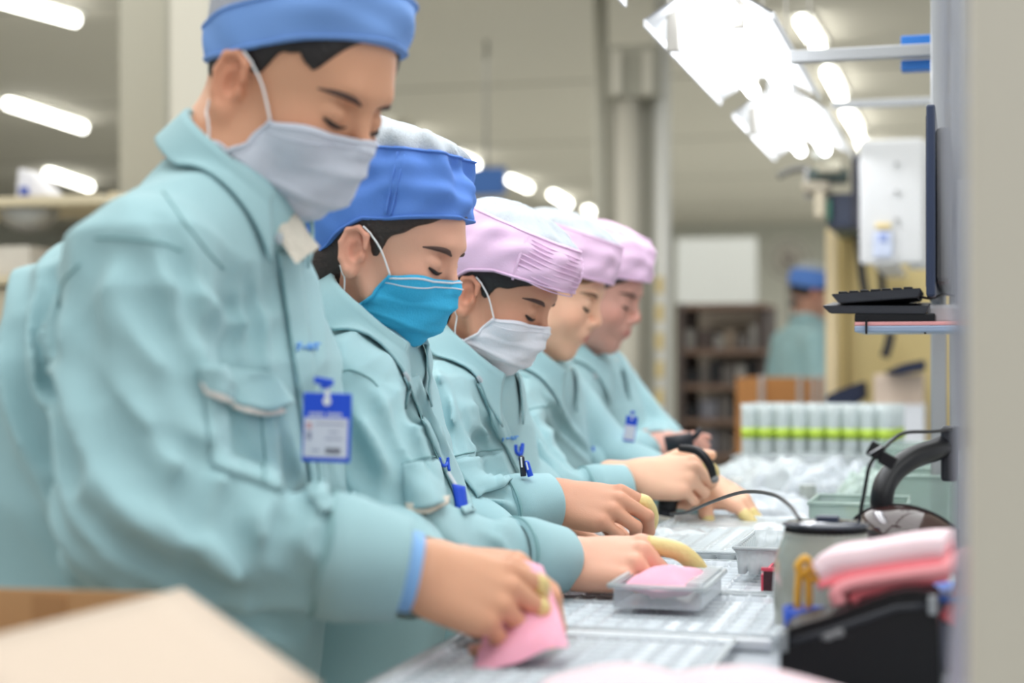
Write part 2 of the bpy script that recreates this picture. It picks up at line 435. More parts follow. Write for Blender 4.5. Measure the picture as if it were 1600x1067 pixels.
for rr in (.14, .09, .05): tube('guard_ring', [c + np.array((rr * math.cos(t) * CT, rr * math.cos(t) * ST, rr * math.sin(t))) for t in np.linspace(0, 2 * math.pi, 33)], .009, FG, fn, seg=6)
for k in range(4):
    t = k * math.pi / 2 + .4; m = MB(); m.ball(c + np.array((.06 * math.cos(t) * CT, .06 * math.cos(t) * ST + .02, .06 * math.sin(t))), (.05, .01, .035)); m.build('blade', mat('fan_cream', (196, 190, 178), rough=.5), fn, smooth=True)
m = MB(); m.ball(c, .03); m.box(c + np.array((-.02, .02, -.02)), c + np.array((.02, .4, .02))); m.build('motor', FG, fn)
st = bxp('fan_post', (1229, 430), (1235, 600), 11.7, .03, FG, fn, zlo=0)

CREAM = mat('cream_cabinet', (206, 186, 130), rough=.6, noise=.03, nscale=5); TAN = mat('tan_strip', (216, 196, 156), rough=.6)
cb_ = empty('machine_cabinet', J(1370, 700, 5.4) * (1, 1, 0), 'tall mustard cream machine cabinet behind the keyboard shelf', 'cabinet')
bxp('cabinet_body', (1292, 352), (1500, 760), 5.4, .6, CREAM, cb_, zlo=.0, bev=.01)
bxp('corner_strip', (1290, 360), (1308, 760), 5.36, .04, TAN, cb_, zlo=.0)
bxp('door_edge', (1322, 380), (1327, 760), 5.38, .03, mat('cabinet_door_gap', (150, 130, 84), rough=.7), cb_, zlo=.0)  # darker ochre line along the door edge
for pts, w in (([(1340, 250), (1338, 330), (1346, 420), (1352, 460)], .014), ([(1374, 404), (1378, 440), (1380, 470)], .012), ([(1392, 520), (1388, 540), (1382, 558)], .016)):
    o = tube('machine_cable', catmull([J(x, y, 5.3) for x, y in pts], 6), w, BLACKM, None, seg=8); tag(o, {250: 'long dark cable hanging left of the white board', 404: 'short dark cable below the white board', 520: 'thick brown cable end below the keyboard shelf'}[pts[0][1]], 'cable')
wb = empty('white_board', J(1395, 415, 4.6), 'white rounded board with small labels mounted beside the monitor', 'board')
WBM = mat('board_white', (208, 208, 208), rough=.6)
bxp('board', (1344, 217), (1442, 412), 4.6, .02, WBM, wb, bev=.009)
bxp('board_backing', (1420, 222), (1452, 420), 4.64, .02, WBM, wb)
for y_ in (252, 296, 340): bxp('screw', (1397, y_), (1404, y_ + 6), 4.58, .02, mat('screw_grey', (168, 168, 168), rough=.6), wb)
bxp('label', (1368, 348), (1392, 357), 4.59, .01, mat('label_yellow', (222, 200, 140), rough=.6), wb)
bxp('label', (1364, 362), (1394, 402), 4.59, .01, mat('label_pale_blue', (196, 204, 224), rough=.6), wb)
bxp('label_mark', (1374, 364), (1386, 378), 4.585, .01, mat('label_blue', (140, 156, 206), rough=.6), wb)
bxp('bracket', (1362, 404), (1400, 412), 4.6, .8, WBM, wb)
mh = empty('drilling_machine', J(1300, 350, 5.0), 'cluttered machine head with dark cylinder and pale blocks on top of the cabinet', 'machine')
for (p0, p1, D, dp, col, nm) in (((1262, 262), (1322, 282), 5.0, .12, (70, 84, 80), 'clamp_block'), ((1276, 250), (1314, 268), 4.95, .1, (196, 190, 170), 'pale_block'), ((1292, 302), (1342, 356), 5.05, .2, (58, 66, 88), 'motor_housing'), ((1330, 240), (1344, 358), 5.0, .08, (52, 52, 64), 'side_plate'),
                                 ((1252, 282), (1296, 300), 5.0, .1, (170, 160, 142), 'tool_arm'), ((1272, 296), (1288, 340), 5.0, .06, (204, 192, 168), 'spindle'), ((1256, 262), (1268, 310), 5.05, .05, (186, 184, 186), 'pale_tube'), ((1268, 234), (1292, 246), 4.9, .06, (226, 228, 222), 'cap_block'), ((1292, 310), (1298, 345), 5.0, .05, (40, 110, 90), 'green_insert')):
    bxp(nm, p0, p1, D, dp, mat('mach_%d_%d_%d' % col, col, rough=.5), mh, bev=.01)
tube('hose', catmull([J(1216, 276, 5.1), J(1236, 266, 5.1), J(1262, 262, 5.1)], 6), .012, mat('hose_grey', (110, 108, 104), rough=.6), mh, seg=8)
bxp('mount', (1300, 348), (1345, 360), 5.1, .4, mat('mach_70_84_80', (70, 84, 80)), mh)
# boxes beyond the far end of the bench
BR = mat('brown_carton', (176, 122, 72), rough=.85, noise=.04); GLV = mat('galvanised', (176, 174, 176), rough=.4, metal=.3)
for p0, p1, lab in (((1150, 590), (1186, 700), 'brown carton at the left under the distant worker'), ((1194, 590), (1246, 700), 'brown carton under the distant worker, in the middle'), ((1254, 592), (1282, 700), 'brown carton right of the others under the distant worker')):
    bxp('carton', p0, p1, 6.6, .35, BR, None, lab, 'carton', zlo=.3)
tr = empty('trolley', J(1250, 700, 6.5) * (1, 1, 0), 'galvanised trolley posts standing before the brown cartons', 'trolley')
for a_ in (1186, 1246, 1268, 1282, 1352): bxp('post', (a_, 586), (a_ + 7, 720), 6.4, .03, GLV, tr, zlo=0)
bxp('deck', (1150, 740), (1360, 750), 6.4, .6, GLV, tr)
for p0, p1, D, col, lab, nm, ct in (((1366, 585), (1440, 632), 5.0, (206, 186, 168), 'pinkish cardboard box behind the uprights', 'cardboard_box', 'box'), ((1366, 632), (1442, 735), 4.95, (216, 218, 222), 'white box below the pinkish cardboard box', 'white_box', 'box')):
    bxp(nm, p0, p1, D, .3, mat('bx_%d_%d_%d' % col, col, rough=.7), None, lab, ct, zlo=.84 if nm == 'white_box' else None)
for pts, lab in (([(1290, 618), (1318, 606), (1348, 596), (1350, 622), (1322, 640), (1292, 642)], 'dark navy bag drooping behind the cups'), ([(1380, 582), (1412, 568), (1444, 562), (1444, 580), (1400, 586)], 'dark navy wedge on top of the pinkish cardboard box')):
    if pts[0][0] < 1350: bxp('grey_crate', (1292, 640), (1352, 704), 5.05, .25, mat('crate_grey', (150, 148, 144), rough=.7), None, 'grey crate under the drooping navy bag', 'crate')
    o = prism(pts, 5.1 if pts[0][0] < 1350 else 4.9, .2, mat('navy_cloth', (34, 42, 66), rough=.8), 'navy_bag', None, .004); tag(o, lab, 'bag')
# side table under those boxes
sd = empty('side_table', J(1400, 750, 5.0) * (1, 1, 0), 'low side table beyond the bench carrying the boxes', 'table')
bxp('side_top', (1280, 704), (1480, 712), 4.9, .6, GLV, sd)
for a_ in (1284, 1470): bxp('leg', (a_, 712), (a_ + 8, 900), 4.95, .04, GLV, sd, zlo=0)

# left background shelving
LS = empty('storage_shelf', J(40, 700, 5.0) * (1, 1, 0), 'cream shelving with mixed packets behind the tall man\'s back', 'shelf')
CRS = mat('cream_shelf', (206, 194, 166), rough=.7)
for y_, h in ((308, 14), (432, 12), (540, 12), (690, 14), (905, 14)): bxp('shelf_board', (-160, y_), (175, y_ + h), 5.0, .45, CRS, LS)
for a_ in (-160, 168): bxp('upright', (a_, 300), (a_ + 12, 1000), 5.0, .45, CRS, LS, zlo=0)
for p0, p1, col, lab in (((-60, 385), (52, 432), (206, 200, 190), 'pale carton on the middle shelf at the left edge'), ((-60, 450), (40, 540), (188, 178, 158), 'buff carton below the pale one at the left edge'), ((-60, 600), (22, 690), (202, 184, 140), 'straw coloured carton at the left edge beside the man\'s back'),
                         ((-60, 715), (34, 775), (196, 164, 120), 'tan carton at the left edge under the straw one'), ((-60, 790), (44, 848), (48, 44, 52), 'dark bundle at the left edge beside the jacket hem'), ((-60, 852), (56, 905), (168, 156, 132), 'dull beige carton above the lowest left shelf')):
    bxp('packed_carton', p0, p1, 5.05, .3, mat('cr_%d_%d_%d' % col, col, rough=.8, noise=.15, nscale=14), None, lab, 'carton')
o = prism([(24, 308), (28, 262), (44, 268), (76, 305)], 5.05, .1, mat('packet_white', (222, 222, 228), rough=.5), 'white_packet', None, .004); tag(o, 'white folded packet standing on the top shelf at the left', 'packet')
m = MB(); m.box(J(30, 305, 5.03), J(42, 292, 5.03) + np.array((0, .01, 0))); m.build('blue_print', mat('packet_blue', (60, 84, 170), rough=.5), o)
c = J(45, 330, 5.1); G = [[c + np.array((.10 * math.cos(t) * math.cos(q), .08 * math.sin(t) * math.cos(q), -.075 * math.sin(q) + .01)) for t in np.linspace(0, 2 * math.pi, 33)] for q in np.linspace(0, math.pi / 2 - .02, 8)]
o = sheet('steel_bowl', np.array(G), .004, mat('bowl_steel', (168, 168, 166), rough=.3, metal=.4), None); tag(o, 'shallow silver bowl hanging under the top left shelf', 'bowl')

# near right: post and film
PST = mat('post_beige', (208, 201, 186), rough=.6, noise=.02, nscale=3)
c = J(1512, 564, .92); m = MB(); m.box((c[0], c[1], 0), (c[0] + .16, c[1] + .10, 2.6), bev=.006); o = m.build('post', PST, None); tag(o, 'thick beige post filling the right edge, close and out of focus', 'post')
c = J(1478, 564, 1.10); G = np.array([[(c[0] + .030 * u + .006 * math.sin(9 * v + 3 * u), c[1] + .02 * math.sin(4 * u) + .01 * math.sin(14 * v), TZ + .03 + v * 1.0) for u in np.linspace(0, 1, 8)] for v in np.linspace(0, 1, 60)])
o = sheet('plastic_film', G, .0008, mat('bluish_film', (206, 210, 222), rough=.15, alpha=.42, spec=.8), None); tag(o, 'crinkled bluish clear film hanging beside the beige post', 'film')

# near left: open cardboard box on a stand
D0 = 1.12; p = J(285, 920, D0)
bxr = empty('cardboard_carton', (p[0] - .2, p[1], .70), 'large open cardboard carton with a pale flap, close at the lower left', 'carton')
A, Bp, Cp, Dp = J(285, 922, 1.16), J(500, 1075, .98), J(120, 1250, .78), J(-140, 1030, .98)
u, v = np.meshgrid(np.linspace(0, 1, 6), np.linspace(0, 1, 6), indexing='ij'); u = u[..., None]; v = v[..., None]
sheet('flap', (A * (1 - u) + Bp * u) * (1 - v) + (Dp * (1 - u) + Cp * u) * v, .004, CARDL, bxr)
q0, q1 = J(-120, 915, 1.30), J(270, 912, 1.26)
m = MB()
b_ = m.b
def wallq(a, b, z0, z1, t=.004):
    a = np.array(a, float); b = np.array(b, float); n = unit(np.cross(b - a, (0, 0, 1))) * t
    vs_ = [b_.verts.new(p) for p in ((*a[:2], z0), (*b[:2], z0), (*b[:2], z1), (*a[:2], z1))]; vt = [b_.verts.new(np.array(v.co) + n) for v in vs_]
    b_.faces.new(vs_[::-1]); b_.faces.new(vt)
    for i in range(4): j = (i + 1) % 4; b_.faces.new((vs_[i], vs_[j], vt[j], vt[i]))
zt0 = q0[2]
cs = [q0[:2], q1[:2], np.array(A[:2]) + (.0, -.02), np.array(Bp[:2]) + (-.02, -.03), np.array(Dp[:2])]
wallq(q0, q1, .72, zt0); wallq(q1, (A[0] - .01, A[1] - .01, 0), .72, zt0); wallq((A[0] - .01, A[1] - .01, 0), (Bp[0] - .03, Bp[1] - .02, 0), .72, min(A[2], Bp[2]) - .01); wallq(q0, (Dp[0], Dp[1], 0), .72, zt0 - .03)
bmesh.ops.recalc_face_normals(b_, faces=b_.faces); m.build('walls', CARDB, bxr)
for (pa, pb_, dz) in (((20, 925), (100, 985), 0), ((190, 925), (262, 945), 0)):
    a = J(*pa, 1.29); b = J(*pb_, 1.27); m = MB(); m.box(np.minimum(a, b), np.maximum(a, b) + np.array((0, .003, 0))); m.build('inner_flap', mat('cardboard_inner', (180, 136, 92), rough=.9), bxr)
stn = empty('packing_stand', (p[0] - .2, p[1], 0), 'low stand under the large cardboard carton', 'stand')
m = MB(); m.box((q0[0] + .1, .80, .69), (A[0], q1[1], .715), bev=.003); m.build('stand_top', ALU, stn)
for xx in (q0[0] + .13, A[0] - .03):
    for yy in (.83, q1[1] - .03): m = MB(); m.cyl((xx, yy, 0), (xx, yy, .69), .015); m.build('leg', ALU, stn)
r_ = empty('assembly_bench', (-.2, 3.1, 0), 'long steel topped assembly bench running away beside the line of workers', 'workbench')
x0, x1, y0, y1 = -.495, .10, 1.00, 5.2
m = MB(); m.box((x0, y0, TZ - .035), (x1, y1, TZ), bev=.004); m.build('worktop', STEEL, r_)
m = MB(); m.box((x0 + .05, y0 + .05, TZ - .10), (x1 - .05, y1 - .05, TZ - .035)); m.build('apron', ALU, r_)
for yy in (y0 + .08, (y0 + y1) / 2, y1 - .08):
    for xx in (x0 + .18, x1 - .08):
        m = MB(); m.box((xx - .02, yy - .02, 0), (xx + .02, yy + .02, TZ - .035), bev=.003); m.build('leg', ALU, r_)
m = MB(); m.box((x0, y0, TZ), (x0 + .008, y1, TZ + .006), bev=.002); m.build('edge_strip', ALU, r_)

def tray_mesh(w, d, h, nx, ny, rib=.006):
    """thermoformed tray: rim, sloping walls and ribbed pockets; origin at its base centre"""
    nu, nv = nx * 6 + 1, ny * 6 + 1
    u = np.linspace(-1, 1, nu)[:, None]; v = np.linspace(-1, 1, nv)[None, :]
    X = u * w / 2 + 0 * v; Y = v * d / 2 + 0 * u
    e = np.minimum(1 - np.abs(u), 1 - np.abs(v)); wall = np.clip((e - .03) / .05, 0, 1)
    Z = h * (1 - wall) + .001
    px_ = np.abs(np.sin((u + 1) * nx * math.pi / 2)) + 0 * v; py_ = np.abs(np.sin((v + 1) * ny * math.pi / 2)) + 0 * u
    Z = Z + wall * rib * (1 - np.clip(np.minimum(px_, py_) * 2.2, 0, 1))
    Z = Z + np.where(e < .015, -.004, 0)
    return np.stack([X, Y, Z], -1)
def tray(cx, cy, w, d, h, nx, ny, label, z=TZ, m_=None, rz=0, group=None, rib=.006):
    root = empty('blister_tray', (cx, cy, z), label, 'tray', group)
    G = tray_mesh(w, d, h, nx, ny, rib); R = Rz(rz); G = G @ R.T + np.array((cx, cy, z))
    o = sheet('ribbed_shell', G, .0008, m_ or CLEAR, root)
    rim = [np.array((sx * w / 2, sy * d / 2, h)) @ R.T + (cx, cy, z) for sx, sy in ((-1, -1), (1, -1), (1, 1), (-1, 1), (-1, -1))]
    tube('rolled_rim', rim, .0022, CLEARW, root, seg=6)
    return root
def tray_px(pL, pR, back, h, nx, ny, label, **k):
    """front-left and front-right corners as seen on the bench top, and a depth"""
    z = k.get('z', TZ); a = Tz(*pL, z); b = Tz(*pR, z); w = abs(b[0] - a[0]); yf = (a[1] + b[1]) / 2
    return tray((a[0] + b[0]) / 2, yf + back / 2, w, back, h, nx, ny, label, **k)
tray(-.325, 1.70, .30, .27, .012, 14, 9, 'wide shallow clear tray with fine pockets under the man\'s pink bag', rib=.007)
tray(-.345, 1.375, .26, .34, .010, 12, 16, 'clear pocketed tray at the near edge of the bench below the tall man\'s hand', rib=.007)
tray(-.33, 2.00, .29, .28, .012, 12, 10, 'clear ribbed tray under the hand of the cyan-masked woman', rib=.006)
tray(-.08, 1.86, .16, .62, .012, 8, 26, 'long clear channelled tray on the right of the bench behind the black box', rib=.006)
tray(-.31, 2.46, .33, .52, .016, 12, 18, 'clear ribbed tray in front of the white-masked woman', rib=.008, m_=CLEARW)
tray(-.215, 2.07, .125, .20, .034, 8, 12, 'deep clear ribbed tray just behind the pink filled clamshell', z=TZ + .016, m_=CLEARW, rib=.010)

# clamshell with pink foam
a = J(950, 985, 1.70); b = J(1090, 985, 1.70); w = (b[0] - a[0]) / CT * 1.0; cx, cy = a[0] + w / 2, a[1] + .10
z = TZ + .014
m = MB(); a_ = Tz(872, 1003); b_ = Tz(1212, 1008); m.box((a_[0], a_[1], TZ), (b_[0], a_[1] + .010, TZ + .012), bev=.003); tag(m.build('divider_strip', mat('white_strip', (232, 236, 240), rough=.3), None), 'white divider strip lying across the bench before the pink clamshell', 'strip')
cl = empty('clamshell_box', (cx, cy, z), 'clear clamshell box holding a pink foam pouch under the woman\'s pointing finger', 'box')
W_, D_, H_ = w, .145, .024
m = MB()
for lo, hi in (((-W_ / 2, -D_ / 2, 0), (W_ / 2, D_ / 2, .0015)), ((-W_ / 2, -D_ / 2, 0), (-W_ / 2 + .0015, D_ / 2, H_)), ((W_ / 2 - .0015, -D_ / 2, 0), (W_ / 2, D_ / 2, H_)),
               ((-W_ / 2, -D_ / 2, 0), (W_ / 2, -D_ / 2 + .0015, H_)), ((-W_ / 2, D_ / 2 - .0015, 0), (W_ / 2, D_ / 2, H_))):
    m.box(np.array(lo) + (cx, cy, z), np.array(hi) + (cx, cy, z))
m.build('shell', CLEAR, cl)
m = MB()
for k in range(10):
    yy = cy - D_ / 2 + .012 + k * .016; m.box((cx + W_ * .30, yy, z + H_), (cx + W_ / 2, yy + .006, z + H_ + .004), bev=.001)
m.build('ribs', CLEARW, cl)
rim = [(cx + sx * (W_ / 2 + .004), cy + sy * (D_ / 2 + .004), z + H_) for sx, sy in ((-1, -1), (1, -1), (1, 1), (-1, 1), (-1, -1))]
tube('flange', rim, .0032, CLEARW, cl, seg=6)
def pillow(name, corners, th, m_, parent, n=18, wob=.003, seed=0):
    a, b, c, d = [np.array(q, float) for q in corners]
    u, v = np.meshgrid(np.linspace(0, 1, n), np.linspace(0, 1, n), indexing='ij'); u = u[..., None]; v = v[..., None]
    P = (a * (1 - u) + b * u) * (1 - v) + (d * (1 - u) + c * u) * v; nn = unit(np.cross(b - a, d - a))
    e = (np.sin(np.pi * u) * np.sin(np.pi * v)) ** .5
    wv = wob * np.sin(9 * u + seed) * np.sin(8 * v + 2 * u + seed)
    T = P + nn * (th / 2 * e + wv); Bm = P + nn * (-th / 2 * e + wv)
    Vt, Ft = sheet_np(T, 0); Vb, Fb = sheet_np(Bm, 0); V, F, _ = merge_np([(Vt, Ft), (Vb, Fb[:, ::-1])])
    return link(name, mesh_np(name, V, F), m_, parent)
o = pillow('foam_pouch', [(cx - W_ * .44, cy - D_ * .45, z + .02), (cx + W_ * .36, cy - D_ * .45, z + .02), (cx + W_ * .38, cy + D_ * .42, z + .022), (cx - W_ * .40, cy + D_ * .42, z + .022)], .032, PINKF, None, wob=.002)
tag(o, 'pink foam pouch lying inside the open clear clamshell', 'pouch')
for k, (px, py) in enumerate(((980, 966), (1020, 972))):
    pass
def pouch(pxs, D, th, label, wob=.003, m_=None, seed=0, dD=0.0):
    cs = [J(px, py, D + dD * i) for i, (px, py) in zip((0, 0, 1, 1), pxs)]
    o = pillow('foam_pouch', cs, th, m_ or PINKF, None, wob=wob, seed=seed); return tag(o, label, 'pouch')
pouch([(1003, 905), (1062, 893), (1056, 912), (1016, 935)], 1.83, .012, 'small pink foam wrap lying behind the clamshell by the pointing finger', dD=-.06)
pouch([(912, 905), (962, 903), (985, 914), (915, 920)], 2.0, .010, 'pink foam wrap lying by the bench edge under the wrist of the cyan-masked woman', dD=-.08)
pouch([(792, 868), (848, 884), (890, 1008), (736, 1056)], 1.60, .036, 'pink foam bag hanging from the tall man\'s fist', wob=.004, seed=1, dD=-.18)

# pale foam sheets in the near right, out of focus
for k, (pts, D, z_, lab) in enumerate((([838, 1150], 1.20, .905, 'pale pink foam sheet lowest in the near foreground pile'), ([1000, 1370], 1.22, .900, 'pale pink foam sheet at the near foreground in front of the black box'))):
    a = J(pts[0], 1067, D); b = J(pts[1], 1067, D); o_ = []
    G = np.array([[(a[0] + (b[0] - a[0]) * u, a[1] - .16 + .2 * v + .02 * math.sin(5 * u), z_ - .015 + .012 * math.sin(3.1 * u) + .004 * math.sin(8 * v)) for v in np.linspace(0, 1, 10)] for u in np.linspace(0, 1, 24)])
    tag(sheet('foam_sheet', G, .022, PINKL, None), lab, 'foam')
st_ = empty('foam_stack', (-.06, 1.12, TZ), 'low stack of pale foam sheets under the foreground sheets', 'foam')
for k in range(2):
    m = MB(); m.box((-.16, 1.03, TZ + .0 + .017 * k), (.06, 1.2, TZ + .016 + .017 * k), bev=.003); m.build('foam_layer', PINKL, st_)

# black slant-topped holder
D = 1.36; a = J(1218, 1100, D); b = J(1468, 1100, D)
bx = empty('parts_holder', ((a[0] + b[0]) / 2, a[1], TZ), 'black slant topped plastic holder on the bench with pink foam lying over it', 'holder')
prof = [(1218, 1094), (1470, 1094), (1464, 930), (1440, 922), (1400, 925), (1300, 962), (1226, 984), (1218, 990)]
prism(prof, D, .085, BLACK, 'body', bx, .004)
tube('moulded_ridge', [J(1232, 1004, D - .002), J(1300, 985, D - .002), J(1400, 950, D - .002), J(1456, 946, D - .002)], .003, BLACKM, bx, seg=8)
m = MB(); m.ball(J(1292, 994, D - .003), (.006, .003, .004)); m.ball(J(1308, 988, D - .003), (.006, .003, .0045)); m.cyl(J(1292, 994, D - .003), J(1308, 988, D - .003), .003); m.build('latch', mat('worn_grey', (128, 128, 130), rough=.4), bx)
m = MB(); m.box(J(1222, 1004, D - .004) - np.array((.001, 0, .008)), J(1222, 1004, D - .004) + np.array((.004, .006, .010)), bev=.001); m.build('end_clip', mat('clip_grey', (150, 156, 160), rough=.4), bx)
m = MB(); m.box(J(1454, 946, D - .006) - np.array((.002, 0, .008)), J(1454, 946, D - .006) + np.array((.005, .006, .008)), bev=.001); m.build('end_clip', mat('clip_grey'), bx)
# grey bin and coral foam to its right
m = MB(); c = J(1488, 1020, 1.46); m.box((c[0] - .045, c[1] - .02, TZ), (c[0] + .03, c[1] + .08, TZ + .062), bev=.004); o = m.build('storage_bin', mat('slate_plastic', (108, 112, 128), rough=.5), None); tag(o, 'slate grey bin with a blue rim between the black holder and the post', 'bin')
m = MB(); m.box((c[0] - .047, c[1] - .022, TZ + .0625), (c[0] + .032, c[1] + .082, TZ + .068), bev=.002); o2 = m.build('rim', mat('rim_blue', (70, 112, 196), rough=.5), o)

# foam sheets: folded slabs, each a profile swept back along the bench
def slab(pts, th, D, depth, m_, label, name='foam_sheet', m2=None):
    P = catmull(np.array([J(px, py, D) for px, py in pts]), 6); G = []
    for p in P: G.append([p + np.array((.01 * t, depth * t, .004 * math.sin(3 * t))) for t in np.linspace(0, 1, 8)])
    o = sheet(name, np.array(G), th, m_, None); tag(o, label, 'foam'); return o
slab([(1276, 896), (1300, 884), (1345, 878), (1400, 868), (1445, 862), (1472, 862)], .019, 1.40, .10, PINKL, 'pale pink foam sheet, topmost over the black holder')
slab([(1278, 917), (1330, 900), (1400, 888), (1470, 880)], .006, 1.395, .10, CORAL, 'coral foam sheet painting the shaded side under the topmost pale sheet')
slab([(1310, 946), (1306, 926), (1330, 914), (1400, 902), (1470, 892), (1502, 884)], .011, 1.39, .11, mat('salmon_foam', (248, 164, 170), rough=.8, noise=.04), 'salmon foam sheet folded down at its left end over the holder')
slab([(1330, 940), (1345, 928), (1410, 912), (1480, 902)], .008, 1.395, .09, CORAL, 'coral foam sheet painting the shaded side inside the fold of the salmon sheet')
slab([(1500, 880), (1504, 915), (1492, 950), (1478, 972)], .016, 1.44, .07, CORAL, 'coral foam flap hanging down at the right of the black holder')
slab([(1300, 960), (1340, 945), (1380, 938)], .010, 1.43, .06, PINKL, 'pale foam scrap tucked behind the black holder')

# blue cup with amber band loops
c = J(1252, 968, 1.47)
cu = empty('blue_cup', (c[0], c[1], TZ), 'small blue open cup standing behind the black holder', 'cup')
an = np.linspace(0, 2 * math.pi, 25); G = np.array([[(c[0] + r * math.cos(t), c[1] + r * math.sin(t), z_) for t in an] for r, z_ in ((.013, TZ), (.015, TZ + .03), (.0165, c[2] + .012), (.0150, c[2] + .012), (.0135, TZ + .035), (.010, TZ + .004))])
sheet('wall', G, .0008, mat('cup_blue', (34, 82, 196), rough=.35), cu)
m = MB(); m.box((c[0] + .008, c[1] - .004, c[2] + .006), (c[0] + .030, c[1] + .004, c[2] + .013), bev=.001); m.build('spout', mat('cup_blue'), cu)
bd = empty('amber_bands', (c[0], c[1], c[2] - .03), 'knotted amber rubber bands sticking up from the blue cup', 'rubber bands')
D = 1.47
tube('band', catmull([J(1249, 985, D), J(1246, 940, D), J(1248, 905, D), J(1250, 880, D), J(1258, 872, D), J(1266, 882, D), J(1262, 896, D)], 6), .0034, YEL, bd, seg=8)
tube('band', catmull([J(1262, 985, D), J(1264, 940, D), J(1262, 905, D), J(1252, 896, D), J(1246, 884, D), J(1254, 874, D)], 6), .0036, YEL, bd, seg=8)
tube('band', catmull([J(1248, 898, D), J(1262, 892, D), J(1280, 898, D), J(1276, 906, D), J(1256, 902, D)], 6), .0032, YEL, bd, seg=8)

# grey canister with a black toothed lid
D = 1.66; c = J(1290, 900, D)
ca = empty('grey_canister', (c[0], c[1], TZ), 'grey glazed canister with a black toothed lid and round disc on top', 'canister')
prof = [(0, .0), (.046, .0), (.052, .004), (.054, .03), (.053, .06), (.050, .080), (.044, .096), (.038, .1045), (.0, .1045)]
G = np.array([[(c[0] + r * math.cos(t), c[1] + r * math.sin(t), TZ + h) for t in np.linspace(0, 2 * math.pi, 49)] for r, h in catmull(np.array(prof), 4)])
sheet('body', G, .0, mat('grey_glaze', (158, 160, 150), rough=.16, coat=.5), ca)
m = MB(); m.cyl((c[0], c[1], TZ + .099), (c[0], c[1], TZ + .1095), .0405, seg=48); lid = m.build('lid', BLACK, ca, smooth=False)
m = MB()
for k in range(40):
    t = k * 2 * math.pi / 40; m.box((c[0] + .0405 * math.cos(t) - .0013, c[1] + .0405 * math.sin(t) - .0013, TZ + .097), (c[0] + .0405 * math.cos(t) + .0013, c[1] + .0405 * math.sin(t) + .0013, TZ + .107))
o = m.build('teeth', BLACK, lid); 
zd = TZ + .1105
G = np.array([[(c[0] + r * math.cos(t), c[1] + r * math.sin(t), zd + h) for t in np.linspace(0, 2 * math.pi, 49)] for r, h in ((.0, .0045), (.02, .0045), (.038, .003), (.046, .000), (.044, -.001), (.0, -.001))])
sheet('disc', G, 0, mat('dark_gloss', (70, 74, 84), rough=.12), ca)
m = MB(); m.box((c[0] - .010, c[1] - .008, zd + .004), (c[0] + .014, c[1] + .010, zd + .009), bev=.002); m.build('knob', NAVY, ca)
cord = [J(1250, 812, 1.60), J(1232, 788, 1.72), J(1205, 772, 1.85), J(1160, 769, 2.05), J(1110, 785, 2.25), J(1075, 800, 2.42), J(1048, 803, 2.52)]
o = tube('tool_cord', catmull(cord, 8), [.0022, .0026], BLACK, None, seg=8); tag(o, 'thin black cord arching from the canister disc to the black tool', 'cord')

# tinted lens hood on a black gooseneck
D = 1.78; c = J(1425, 845, D)
hd = empty('magnifier_lamp', (c[0] + .02, c[1], TZ), 'black gooseneck lamp with a smoky brown translucent dome', 'lamp')
SMOKE = mat('smoky_brown_plastic', (58, 34, 32), rough=.12, alpha=.86, spec=.8, coat=.5)
G = []
R_ = (Matrix.Rotation(-.10, 3, 'X') @ Matrix.Rotation(.30, 3, 'Y')); R_ = np.array(R_)
for ph in np.linspace(0, math.pi / 2, 9):
    G.append([c + R_ @ np.array((.068 * math.cos(t) * math.sin(ph + .02), .055 * math.sin(t) * math.sin(ph + .02), .046 * math.cos(ph) - .010)) for t in np.linspace(0, 2 * math.pi, 41)])
sheet('dome', np.array(G), .002, SMOKE, hd)
rimp = [c + R_ @ np.array((.068 * math.cos(t), .055 * math.sin(t), -.010)) for t in np.linspace(0, 2 * math.pi, 41)]
tube('rim', rimp, .0025, BLACK, hd, seg=8)
arc = [c + R_ @ np.array((.069 * math.cos(t), -.01, .047 * math.sin(t) - .010)) for t in np.linspace(.1, math.pi - .1, 24)]
tube('ridge', arc, .0017, BLACK, hd, seg=6)
m = MB(); m.box(c + np.array((-.045, -.012, -.012)), c + np.array((-.008, .018, .012)), bev=.004); m.build('lamp_block', BLACK, hd)
m = MB(); m.box(c + np.array((.0, -.010, -.010)), c + np.array((.022, .018, .014)), bev=.004); m.build('lamp_block', mat('dark_red', (96, 34, 40), rough=.3), hd)
tube('gooseneck', catmull([c + np.array((-.030, .01, .0)), J(1378, 778, D + .01), J(1392, 742, D + .03), J(1425, 716, D + .06), J(1462, 703, D + .10), J(1490, 690, D + .16), J(1530, 676, D + .26)], 8), [.0125, .013, .013, .013, .012], BLACK, hd, seg=16)
m = MB(); m.box(J(1470, 712, D + .12) - np.array((0, .01, .03)), J(1496, 712, D + .12) + np.array((0, .02, .035)), bev=.004); m.build('bracket', BLACKM, hd)
m = MB(); p = c + np.array((-.052, .0, -.03)); m.box((p[0], p[1], TZ), (p[0] + .012, p[1] + .02, p[2] + .02), bev=.002); m.box((c[0] - .05, c[1] - .03, TZ), (c[0] + .05, c[1] + .05, TZ + .008), bev=.002); m.build('foot', BLACK, hd)
Dk = 1.72
cb = empty('lamp_cable', J(1345, 850, Dk), 'thin black cable with a square clip looping up beside the gooseneck', 'cable')
tube('wire', catmull([J(1342, 858, Dk), J(1343, 815, Dk), J(1352, 760, Dk), J(1360, 725, Dk), J(1378, 705, Dk), J(1392, 690, Dk + .02), J(1415, 676, Dk + .05), J(1460, 674, Dk + .12), J(1500, 668, Dk + .2)], 8), .0021, BLACK, cb, seg=8)
